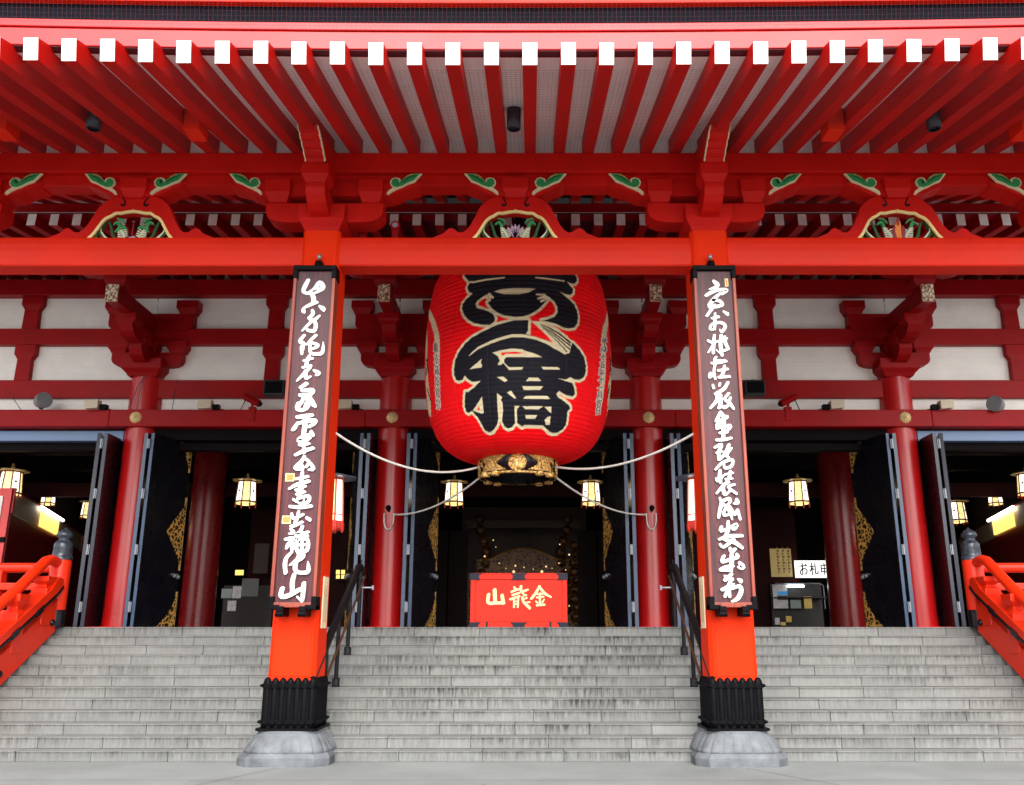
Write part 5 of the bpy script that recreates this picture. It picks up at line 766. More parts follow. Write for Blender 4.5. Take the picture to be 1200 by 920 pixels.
m=M(); m.box(-15.3,15.3,20.8,20.9,9.6,10.7); m.build('closing_board',SOFF,hall)  # added to shut out sky light leaking above the wall plate
m=M(); m.box(-15.3,15.3,16.45,16.75,9.845,10.10); m.build('rafter_end_board',CRIM,hall,bevel=.01)
m=M(); m.prism([(15.0,12.6),(21,15.6),(34,20),(47,15.6),(47,15.2),(21,14.9),(17,11.5),(16.9,10.45),(15.0,12.3)],'x',-17,17); m.build('hall_roof',TILE,hall)
for sx in (-1,1):   # the main eave outside the porch
    m=M(); m.prism([(12.9,10.2),(16.6,11.9),(16.6,10.6),(12.9,9.9)],'x',*sorted((sx*10.7,sx*17))); m.build('hall_eave',[TILE],hall)
# door heads
m=M(); m.box(-3*HB+.3,3*HB-.3,20.30,20.6,6.0,6.258); m.box(-15.3,15.3,20.5,20.75,5.80,5.98); m.build('door_head',DHEAD,hall,bevel=.01)
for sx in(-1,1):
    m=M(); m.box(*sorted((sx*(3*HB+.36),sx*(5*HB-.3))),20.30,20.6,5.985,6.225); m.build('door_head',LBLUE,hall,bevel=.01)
# folded doors : 8 pairs of leaves
def leaf(p0,p1,th,z0,z1,edge,fit,inner):
    # p0 fold line (front), p1 rear edge ; th thickness
    p0=Vector((*p0,0));p1=Vector((*p1,0));d=(p1-p0).normalized();n=Vector((-d.y,d.x,0))*th/2
    m=M(); cor=[p0-n,p0+n,p1+n,p1-n]
    vs=[(c.x,c.y,z) for z in(z0,z1) for c in cor]
    m.add(vs,[[0,1,2,3],[4,5,6,7],[0,1,5,4],[1,2,6,5],[2,3,7,6],[3,0,4,7]],[0,0,1,0,1 if False else 0,0])
    lf=m.build('door_leaf',[BLACK,edge],hall,bevel=.006)
    if fit:
        L=(p1-p0).length
        side=1 if (n.x>0)==(inner>0) else -1
        off=n*side*1.06; th2=n*side*.14
        def plate(poly):
            g_=M(); a=[p0+d*L*t+off for t,z in poly]; 
            v=[(q.x,q.y,z) for q,(t,z) in zip(a,poly)]+[(q.x+th2.x,q.y+th2.y,z) for q,(t,z) in zip(a,poly)]
            k=len(poly); g_.add(v,[list(range(k))[::-1],[k+i for i in range(k)]]+[[i,(i+1)%k,(i+1)%k+k,i+k] for i in range(k)]); return g_
        plate([(1,3.08),(1,4.72),(.94,4.5),(.60,3.98),(.56,3.9),(.60,3.82),(.94,3.3)]).build('gilt_fitting',GOLDO,lf)
        plate([(1,5.35),(1,z1-.02),(.66,z1-.02),(.80,5.8),(.90,5.6)]).build('gilt_fitting',GOLDO,lf)
        plate([(1,2.55),(1,z0+.02),(.55,z0+.02),(.75,2.0),(.90,2.25)]).build('gilt_fitting',GOLDO,lf)
        # gilt stile on the free edge
        g_=M()
        for za,zb in ((3.05,4.74),(5.33,z1-.01),(z0+.01,2.57)):
            c0=p1-n*1.05; c1=p1+n*1.05; c2=c1+d*.02; c3=c0+d*.02
            g_.add([(c.x,c.y,z) for z in(za,zb) for c in (c0-d*.05,c1-d*.05,c2,c3)],[[0,1,2,3],[4,5,6,7],[0,1,5,4],[1,2,6,5],[2,3,7,6],[3,0,4,7]])
        g_.build('gilt_edge',GOLD,lf)
        hm=M(); q=p0+d*L*.86+off*1.5; hm.ball((q.x,q.y,2.92),.045); q=p0+d*L*.95+off*1.5; hm.ball((q.x,q.y,2.90),.055); q2=p0+d*L*.78+off*1.4; hm.tube([(q2.x,q2.y,2.95),(q.x,q.y,2.95)],.02); hm.build('latch',SILV,lf)
    return lf
for Xc in (-3*HB,-HB,HB,3*HB):
    for s in (-1,1):
        outer=(s*Xc>0 and abs(Xc)>4)
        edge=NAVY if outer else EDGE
        a=leaf((Xc+s*.455,19.66),(Xc+s*.455,20.95),.085,P_Z+.02,6.03,edge,False,s)
        b_=leaf((Xc+s*.605,19.66),(Xc+s*.99,20.92),.085,P_Z+.02,6.03,edge,True,s)
        for z in (5.78,4.65,3.42,2.2):
            m=M(); m.box(Xc+s*.53-.032,Xc+s*.53+.032,19.64,19.66,z-.11,z+.11); m.tube([(Xc+s*.53,19.63,z-.11),(Xc+s*.53,19.63,z+.11)],.016,8); m.build('hinge',SILV,a,bevel=.004)
# inner columns, interior shell
for X in (-3*HB,-HB,HB,3*HB):
    m=M(); m.lathe([(.47,P_Z),(.46,P_Z+.3),(.45,4.5),(.45,7.2)],X,25.1,40); m.build('inner_column',mat('inner_column_lacquer',(.24,.008,.010),.26,var=.1,bump=.02,coat=.1,spec=.4),hall)
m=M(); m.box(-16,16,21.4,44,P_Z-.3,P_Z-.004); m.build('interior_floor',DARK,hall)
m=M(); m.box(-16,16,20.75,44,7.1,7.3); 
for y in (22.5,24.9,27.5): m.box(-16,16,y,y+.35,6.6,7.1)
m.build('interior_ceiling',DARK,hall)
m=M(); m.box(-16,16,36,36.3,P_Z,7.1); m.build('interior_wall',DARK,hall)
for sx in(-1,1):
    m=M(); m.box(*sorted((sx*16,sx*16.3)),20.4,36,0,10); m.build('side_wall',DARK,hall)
m=M()
for X in CXS: m.box(X-.1,X+.1,25.3,25.5,P_Z,7.1)
m.box(-16,16,25.15,25.3,5.4,5.8); m.build('interior_beam',DARKR,hall,bevel=.01)
# partition walls beside the centre bay
for sx in(-1,1):
    m=M(); m.box(*sorted((sx*3.6,sx*8.4)),27.6,27.7,P_Z,5.4); 
    m.build('interior_partition',DARKR,hall)
for X in (-2.5,-1.9,1.9,2.5):
    m=M(); m.box(X-.28,X+.28,26.6,26.68,P_Z,4.6); m.build('dark_screen',DARK,hall,bevel=.01)
# ------------------------------------------------------------------ offering box
ob=thing('offering_box','red offering box with gold characters and black metal corners at the top of the steps','offering box',(0,17.4,P_Z))
x0,x1,yf,yb=-.90,.93,17.0,17.75; zt=2.735
m=M(); m.box(x0+.02,x1-.02,yf,yb,P_Z,zt); m.build('body',RED,ob,bevel=.01)
m=M(); m.box(x0+.115,x1-.115,yf-.008,yf,1.86,2.605); 
m.build('panel',RED,ob,bevel=.004)
m=M()
for a,b_ in ((x0,x0+.11),(x1-.11,x1)): m.box(a+.015,b_-.01,yf-.018,yf+.02,1.84,2.62)
m.box(x0+.015,x1-.015,yf-.022,yf+.02,2.625,2.725); m.box(x0+.015,x1-.015,yf-.022,yf+.02,P_Z+.005,1.845)
m.build('rail',RED,ob,bevel=.006)
m=M(); mid=(x0+x1)/2
def plate(pts): m.prism(pts,'y',yf-.032,yf-.01)
for sx,xe in ((1,x0),(-1,x1)):
    plate([(xe,2.74),(xe,2.62),(xe+sx*.20,2.62),(xe+sx*.17,2.66),(xe+sx*.17,2.70),(xe+sx*.24,2.74)])
    plate([(xe,P_Z+.002),(xe,1.85),(xe+sx*.22,1.85),(xe+sx*.17,1.80),(xe+sx*.17,P_Z+.002)])
    plate([(xe+sx*.31,P_Z+.002),(xe+sx*.31,1.86),(xe+sx*.345,1.86),(xe+sx*.345,P_Z+.002)])
plate([(mid-.16,2.74),(mid-.11,2.70),(mid-.11,2.66),(mid-.14,2.62),(mid+.14,2.62),(mid+.11,2.66),(mid+.11,2.70),(mid+.16,2.74)])
plate([(mid-.16,1.85),(mid-.11,1.80),(mid-.11,P_Z+.002),(mid+.11,P_Z+.002),(mid+.11,1.80),(mid+.16,1.85)])
for sx,xe in ((1,x0),(-1,x1)): m.box(*sorted((xe-sx*.004,xe+sx*.05)),yf-.01,yb,2.62,2.742)
m.build('metal_fitting',mat('blue_black_metal',(.012,.014,.028),.45,spec=.2),ob,bevel=.003)
m=M()
for i,st in enumerate(BOX_T): m.ribbon(st,yf-.026-.0004*i,yf-.006,chisel=True)
m.build('lettering',GOLDLET,ob)
m=M()
for i in range(9): m.box(x0+.05,x1-.05,yf+.08+i*.07,yf+.11+i*.07,2.70,2.75)
m.build('grille',RED,ob)

# ------------------------------------------------------------------ lanterns
def lantern(kind,name,label,loc,group,sc=1,rot=0):
    t=thing(name,label,'lantern',(0,0,0),group)
    n=8; off=math.pi/8
    if kind=='hall': FR=mat_fr; RT=mat_rt; rb=.275; rt=.235; H=.50; roof=.40
    else: FR=mat_red; RT=mat_roof2; rb=.255; rt=.215; H=.74; roof=.46
    m=M()
    pk=.14 if kind=='hall' else .16
    m.lathe([(roof*.55,H+.03),(roof,H+.035),(roof*1.02,H+.055),(roof*.85,H+.075),(roof*.4,H+pk*.75),(.06,H+pk*.8),(.03,H+pk+.1)],0,0,n,0,False,off=off)
    m.build('roof',RT,t,bevel=.004)
    if kind!='hall':
        m=M(); m.lathe([(.2,H+.028),(roof*.93,H+.040)],0,0,n,0,False,off=off); m.build('roof_lining',CREAM,t)
    m=M()
    for i in range(n):
        a=2*math.pi*i/n+off; ca,sa=math.cos(a),math.sin(a)
        m.tube([(rb*ca,rb*sa,-.02),(rt*ca,rt*sa,H+.03)],.019,6)
    m.lathe([(rb*.97,-.045),(rb*1.04,-.04),(rb*1.04,.0),(rb*.97,.004)],0,0,n,0,False,off=off,caps=False)
    m.lathe([(rt*.97,H-.004),(rt*1.06,H),(rt*1.06,H+.035),(rt*.97,H+.04)],0,0,n,0,False,off=off,caps=False)
    if kind!='hall': m.lathe([(rb*.97,.10),(rb*1.03,.10),(rb*1.03,.12),(rb*.97,.12)],0,0,n,0,False,off=off,caps=False)
    fr=m.build('frame',FR,t)
    for i in range(n):
        a0=2*math.pi*i/n+off; a1=2*math.pi*(i+1)/n+off
        m=M(); r0=rb*.985; r1=rt*.985
        m.add([(r0*math.cos(a0),r0*math.sin(a0),0),(r0*math.cos(a1),r0*math.sin(a1),0),(r1*math.cos(a1),r1*math.sin(a1),H),(r1*math.cos(a0),r1*math.sin(a0),H)],[[0,1,2,3]])
        w=i%2==0
        m.build('panel',LWHITE if w else LYEL,t)
        if w and kind=='hall':
            am=(a0+a1)/2; rr=(rb+rt)/2*math.cos(math.pi/8); k=M(); rings=[]
            for q in range(12):
                b_=2*math.pi*q/12
                rings.append((rr*math.cos(am)*1.03-math.sin(am)*.035*math.cos(b_),rr*math.sin(am)*1.03+math.cos(am)*.035*math.cos(b_),H*.52+.035*math.sin(b_)))
            k.add(rings,[list(range(12))]); k.build('crest_disc',mat_dot,fr)
    m=M(); m.lathe([(.12,-.10),(rb*1.02,-.07),(rb*1.02,-.05)],0,0,n,0,False,off=off,caps=False); m.build('lower_rim',LYEL if kind=='hall' else mat_red,t)
    m=M()
    for i in range(n):
        a=2*math.pi*i/n+off; x,y=rb*math.cos(a)*1.0,rb*math.sin(a)*1.0
        if kind=='hall': m.lathe([(.006,-.17),(.022,-.13),(.02,-.05)],x,y,6)
        else:
            a2=2*math.pi*(i+1)/n+off; x2,y2=rb*math.cos(a2),rb*math.sin(a2)
            for q in range(5):
                u=(q+.5)/5; px_=x+(x2-x)*u; py_=y+(y2-y)*u; dd=.09 if q in(0,4) else .05
                m.lathe([(.008,-.05-dd-.05),(.028,-.05-dd),(.028,-.04)],px_,py_,6)
    m.build('foot' if kind=='hall' else 'fringe',mat_foot if kind=='hall' else mat_red,t)
    m=M(); m.tube([(0,0,H+pk+.1),(0,0,H+1.0)],.012,6); m.build('hanging_chain',BRONZE,t)
    t.location=loc; t.scale=(sc,sc,sc); t.rotation_euler=(0,0,rot)
    return t
mat_fr=mat('brown_gilt_lantern_frame',(.22,.10,.04),.4,metal=.3); mat_rt=gold('gilt_lantern_roof',(.55,.38,.16),metal=.4,scale=20); mat_dot=mat('brown_crest',(.16,.07,.03),.5)
mat_foot=mat('red_lantern_foot',(.5,.04,.03),.4); mat_red=mat('red_lantern_frame',(.75,.05,.03),.4); mat_roof2=mat('blue_black_lantern_roof',(.06,.085,.14),.35)
GRP='lit lanterns hanging inside the hall'
def hl(px,py,Y,label,sc=1,rot=0):
    X,Z=at(px,py,Y); return lantern('hall','hanging_lantern',label,(X,Y,Z),GRP,sc,rot)
hl(288,587.5,23,'lit octagonal lantern in the bay left of the left plaque',.98,.30)
hl(532,588,23,'lit octagonal lantern just left of the giant lantern base, behind a rope',.94,.05)
hl(692.5,588,23,'lit octagonal lantern just right of the giant lantern base',.94,.02)
hl(936.5,587.5,23,'lit octagonal lantern in the bay right of the right plaque, above the white paper sign',.98,-.30)
hl(11,577,22,'brightest lantern at the far left edge, above the red booth',.98,.2)
hl(56,589,27.5,'small lantern in the leftmost bay, above the lit yellow sign',.80,.5)
hl(103,604,31,'lantern half hidden behind the black door edge, in the leftmost bay',.86,.1)
hl(1167,589,27.5,'small lantern in the rightmost bay, above the lit yellow sign',.80,-.5)
hl(1122,609,31,'low wide lantern beside the black door edge, in the rightmost bay',1.15,.1)
hl(1205,577,23,'lantern cut by the far right edge, above the booth',.9,-.2)
for px,lab in ((386,'tall red framed white lantern half hidden behind the left porch post'),(822,'tall red framed white lantern half hidden behind the right porch post')):
    X,Z=at(px,611,16.0); lantern('porch','red_frame_lantern',lab,(X,16.0,Z),'red framed lanterns behind the porch posts',1.0,.2 if px<600 else -.2)

# ------------------------------------------------------------------ booths at both ends of the hall
CREAMP=mat('dim_cream_panel',(.42,.33,.22),.6); BOOTH=mat('deep_red_booth_paint',(.22,.010,.014),.35,var=.15); BRED=mat('booth_front_red',(.62,.05,.05),.4)
for s,lab in ((-1,'red timber booth with lit yellow sign and tube lamp, at the far left inside'),(1,'red timber booth with lit yellow sign and tube lamp, at the far right inside')):
    ax,ay=(-12.5 if s<0 else 12.9),21.8; bx,by=s*14.3,29.5
    t=thing('sales_booth',lab,'booth',(ax,ay,P_Z),'sales booths inside the hall')
    d=Vector((bx-ax,by-ay)).normalized(); nn=Vector((d.y,-d.x))*(1 if s>0 else -1)
    if nn.x*s<0: nn=-nn
    Lb=math.hypot(bx-ax,by-ay)
    def quad(u0,u1,z0,z1,z0b=None,z1b=None,o0=0,th=.1):
        m=M(); vs=[]
        for o_ in (o0,o0+th):
            for u,za in ((u0,(z0,z1)),(u1,(z0 if z0b is None else z0b,z1 if z1b is None else z1b))):
                p=Vector((ax,ay))+d*u+nn*o_
                for z in za: vs.append((p.x,p.y,z))
        m.add(vs,[[0,1,3,2],[4,6,7,5],[0,2,6,4],[1,5,7,3],[0,4,5,1],[2,3,7,6]]); return m
    quad(0,Lb,P_Z,4.50,z1b=4.15).build('side_wall',BOOTH,t,bevel=.01)
    quad(.12,Lb,4.51,5.07,4.16,4.60).build('upper_panel',CREAMP,t)
    for u in (0,7): quad(u,u+.12,4.5-.05*u,5.10-.06*u,o0=-.02).build('stile',BRED,t,bevel=.01)
    quad(0,Lb,5.07,5.12,4.60,4.65,o0=-.03).build('top_rail',BOOTH,t)
    m=M(); p=Vector((ax,ay))
    m.box(*sorted((ax,ax+s*3)),ay-.1,ay-.01,P_Z,5.1); fw=m.build('front_wall',BRED,t,bevel=.01)
    m=M(); m.box(*sorted((ax+s*.18,ax+s*1.4)),ay-.13,ay-.105,4.2,4.9); m.box(*sorted((ax+s*.2,ax+s*1.3)),ay-.13,ay-.105,3.3,3.75); m.build('paper_panel',mat('pale_paper',(.7,.72,.68),.6),fw)
    m=M(); m.box(*sorted((ax-s*.01,ax+s*.25)),ay-.14,ay-.1,3.78,3.9); m.build('corner_fitting',BRONZE,fw)
    quad(2.3,4.0,4.44,4.84,4.38,4.76,o0=-.06,th=.05).build('yellow_sign',SIGNY,t)
    q0=Vector((ax,ay))+d*2.0-nn*.10; q1=Vector((ax,ay))+d*4.2-nn*.10
    m=M(); m.tube([(q0.x,q0.y,4.92),(q1.x,q1.y,4.82)],.04,10); m.build('tube_lamp',TUBE,t)
# ------------------------------------------------------------------ altar in the dark centre
AY=30
al=thing('gilt_altar','dim gilt altar with arched canopy and tiny lights behind the offering box','altar',(0,AY,P_Z))
DG=gold('dim_gilt',(.17,.07,.012),True,9,dark=(.02,.008,.004),thr=.4,metal=.2)
m=M()
zA=at(600,632,AY)[1]
m.box(-1.9,1.9,AY,AY+1.6,P_Z,3.6); m.build('table',DG,al,bevel=.02)
m=M(); pts=[]
za=at(0,660,AY)[1]
for i in range(25):
    t=i/24; x=-1.55+3.1*t; pts.append((x,at(0,658,AY)[1]+.38*max(0,math.cos((x)/1.0*1.3))**1.2 if abs(x)<1.2 else at(0,658,AY)[1]))
m.prism(pts+[(1.55,3.5),(-1.55,3.5)],'y',AY-.3,AY-.1); m.build('arched_canopy',DG,al,bevel=.01)
m=M(); top=[(x,-0,z+.05) for x,z in pts]; m.tube([(x,AY-.32,z+.02) for x,z in pts],.03,6); m.build('gilt_rim',gold('rim_gilt',(.55,.26,.06),metal=.3),al)
for sx in(-1,1):
    m=M()
    for k in range(9): m.ball((sx*(1.35+.12*math.sin(k)),AY-.2,P_Z+.7+k*.36),.23-.01*k,sz=1.1)
    m.build('flower_stand',DG,al)
m=M(); m.box(-2.2,2.2,AY+1.7,AY+1.8,P_Z,6.0); m.box(-1.9,1.9,AY-.15,AY-.05,5.05,5.3); m.build('back_screen',mat('dark_brown_screen',(.05,.022,.010),.5,var=.5,vs=6),al)
m=M(); rr=random.Random(5)
for px,py,r_ in ((521,632,.0),(578,633,.02),(680,636,.022),(667,650,.03),(602,670,.045),(635,670,.045),(604,663,.03),(640,664,.03),(585,660,.02),(655,660,.02),(614,665,.02),(663,668,.02),(568,652,.03),(581,641,.015),(656,638,.02),(681,704,.02),(667,710,.02),(625,667,.015),(593,666,.015),(647,666,.015)):
    if r_: X,Z=at(px,py,AY-.4); m.ball((X,AY-.4,Z),r_,n=8)
m.build('small_light',CANDLE,al)
m=M(); 
for k in range(9): m.ball((1.65+.06*math.sin(2*k),AY-1,P_Z+.4+k*.28),.17,n=10,sz=.9)
tag(m.build('gilt_flower_stand',DG,loc=(1.65,AY-1,P_Z)),'dim gilt flower stand right of the offering box','altar ornament')
# ------------------------------------------------------------------ notice corners in the side bays
X0,Z0=at(902,643,27.3); X1,Z1=at(929,676,27.3)
cal=thing('hanging_scroll','large faded gold paper panel with faint writing above the lit notice case','panel',(X0,27.3,Z1))
m=M(); m.box(X0,X1,27.3,27.34,Z1,Z0); m.build('paper',mat('dim_gold_paper',(.40,.31,.13),.6,var=.2,emit=(.6,.42,.15),es=.10),cal)  # faint glow in the paper stands in for light falling on it
m=M()
for k in range(3):
    for q in range(9): m.box(X0+.2+k*.16,X0+.2+k*.16+.07*(.6+.4*(q%2)),27.29,27.302,Z1+.12+q*.09,Z1+.17+q*.09)
m.build('faint_writing',mat('faint_brown_ink',(.2,.14,.06),.6),cal)
X0,Z0=at(931,657,27.2); X1,Z1=at(971,677,27.2)
sg=thing('paper_sign','white lit sign with black Japanese characters, beside the inner column on the right','sign',(X0,27.2,Z1))
m=M(); m.box(X0,X1,27.2,27.24,Z1,Z0); m.build('board',SIGNW,sg)
def glyph(m,strokes,x,z,w,h,y0,y1,lw):
    for st in strokes: m.ribbon([(x+a*w,z+(1-b)*h,lw) for a,b in st],y0,y1)
GL={'o':[[(.05,.25),(.75,.22)],[(.38,0),(.38,.9),(.15,.95),(.08,.75),(.4,.5),(.8,.5),(.95,.7),(.8,.92),(.6,.95)],[(.78,.08),(.98,.25)]],
'satsu':[[(0,.3),(.5,.27)],[(.26,0),(.26,1)],[(.26,.35),(.02,.7)],[(.28,.4),(.48,.55)],[(.68,.02),(.68,.85),(.8,.92),(.98,.88),(1,.72)]],
'mou':[[(.1,.2),(.1,.75)],[(.1,.2),(.9,.2),(.9,.75)],[(.1,.47),(.9,.47)],[(.1,.74),(.9,.74)],[(.5,0),(.5,1)]]}
m=M(); w=(X1-X0); 
for i,k in enumerate(('o','satsu','mou')): glyph(m,GL[k],X0+w*(.13+.32*i),Z1+.09,w*.24,(Z0-Z1)*.66,27.18-.0005*i,27.195,.036)
m.build('lettering',BLACK,sg)
# lit case of leaflets
X0,Z0=at(905,684,27.1); X1,Z1=at(969,733,27.1)
case=thing('leaflet_case','dim notice case with posters and a small tube lamp under the white sign','display case',(X0,27.1,P_Z))
m=M(); m.box(X0,X1,27.35,27.4,P_Z,Z0); m.box(X0,X1,26.9,27.4,P_Z+.9,P_Z+.94); m.build('back',mat('dim_grey_board',(.045,.042,.042),.6),case)
m=M(); m.tube([(X1-.02,27.05,P_Z+.6),(X1-.02,27.05,Z0-.06),(X1-.12,27.05,Z0),(X0+.1,27.05,Z0),(X0,27.05,Z0-.1)],.018,8); m.build('rail',SILV,case)
a,z=at(923,687,27.0); b_,_=at(942,687,27.0); m=M(); m.tube([(a,27.0,z),(b_,27.0,z)],.035,8); m.build('tube_lamp',mat('lit_small_tube',(.9,.9,.9),.5,emit=(.85,.95,1),es=3.0,bump=0),case)
def sheet(parent,px0,py0,px1,py1,Y,mt,name='leaflet'):
    a,b_=at(px0,py0,Y); c,d=at(px1,py1,Y); m=M(); m.box(a,c,Y,Y+.015,d,b_); return m.build(name,mt,parent)
PP=mat('pale_poster',(.5,.46,.46),.6,var=.3,vs=9,emit=(.6,.6,.62),es=.05,bump=0); PB=mat('blue_poster_band',(.03,.20,.42),.5,emit=(.05,.3,.6),es=.15,bump=0); PG=mat('grey_green_sheet',(.35,.42,.38),.6,emit=(.4,.5,.45),es=.02); PY_=mat('ochre_sheet',(.6,.42,.12),.5,emit=(.6,.4,.1),es=.08)  # papers glow slightly in place of lamplight on them
sheet(case,905,685,924,713,27.06,PP,'poster'); sheet(case,911,693,923,697,27.03,PB,'poster_band'); sheet(case,911,698,923,703,27.02,mat('dark_poster_photo',(.08,.06,.05),.5),'poster_band'); sheet(case,926,703,939,713,27.06,PG); sheet(case,942,699,952,713,27.06,PY_); sheet(case,921,722,928,729,27.06,PY_); sheet(case,908,724,914,732,27.06,PP); sheet(case,915,729,921,733,27.0,PY_)
cl=thing('leaflet_counter','dark counter with small papers and a lit window slot, left of the left plaque','counter',(-7,27,P_Z))
a,z=at(262,690,27.1); b_,_=at(320,690,27.1); m=M(); m.box(a,b_,27.15,27.4,P_Z,z+.1); m.build('cabinet',mat('dim_counter',(.03,.02,.018),.5),cl)
for r_ in ((265,690,276,701,PG),(278,687,287,701,PP),(289,678,307,699,mat('grey_slotted_box',(.22,.22,.22),.5)),(272,704,281,716,PP)): sheet(cl,r_[0]-5,r_[1],r_[2]-5,r_[3],27.1,r_[4],'paper')
for r_ in ((276,668,278,674),(279,668,282,674),(283,668,285,674)): sheet(cl,*r_,27.08,SIGNY,'lit_pane')
sheet(cl,299,637,313,672,27.1,mat('dim_scroll',(.07,.05,.04),.6),'scroll')
cr=thing('lit_window','small amber lit window with four panes behind the left handrail','window',(*at(399,664,27)[:1],27,P_Z+1))
for r_ in ((394,668,398,673),(400,668,404,673),(394,674,398,678),(400,674,404,678)): sheet(cr,*r_,27.0,SIGNY,'lit_pane')
sheet(cr,392,666,406,680,27.06,DARKR,'frame')

# ------------------------------------------------------------------ black handrails
for s,lab in ((-1,'black metal handrail climbing the steps beside the left porch post'),(1,'black metal handrail climbing the steps beside the right porch post')):
    X=s*2.70; t=thing('handrail',lab,'handrail',(X,14.2,.9),'black handrails on the steps')
    sl=ST_R/ST_T
    def zs(y): return P_Z-(D0-y)*sl
    m=M(); m.tube([(X,12.5,zs(12.5)+1.0),(X,15.2,zs(15.2)+1.0),(X,15.42,P_Z+.99),(X,15.62,P_Z+1.0),(X,15.68,P_Z+.96),(X,15.70,P_Z+.85)],.058,12); m.build('top_rail',RBLK,t)
    m=M(); m.tube([(X+s*-.06,12.5,zs(12.5)+.62),(X-s*.06,15.3,zs(15.3)+.70),(X-s*.06,15.75,P_Z+.86)],.02,8); m.build('lower_rail',mat('bronze_rail',(.10,.045,.025),.3,metal=.4),t)
    for k in (9,6,3):
        y=D0-ST_T*k+.13; zb=P_Z-ST_R*k
        m=M(); m.tube([(X,y,zb),(X,y,zs(y)+1.0)],.032,10); m.lathe([(.058,zb),(.058,zb+.12),(.045,zb+.13)],X,y,12); m.build('rail_post',RBLK,t)
    m=M(); m.tube([(X,15.66,P_Z),(X,15.66,P_Z+.92)],.034,10); m.tube([(X,15.66,P_Z+.9),(X,15.66,P_Z+1.13)],.012,6); m.build('rail_post',RBLK,t)
    m=M(); m.tube([(X,15.66,P_Z+.66),(X-s*.2,15.7,P_Z+.66)],.018,8); m.box(*sorted((X-s*.2,X-s*.23)),15.68,15.72,P_Z+.62,P_Z+.70); m.build('latch_hook',SILV,t)
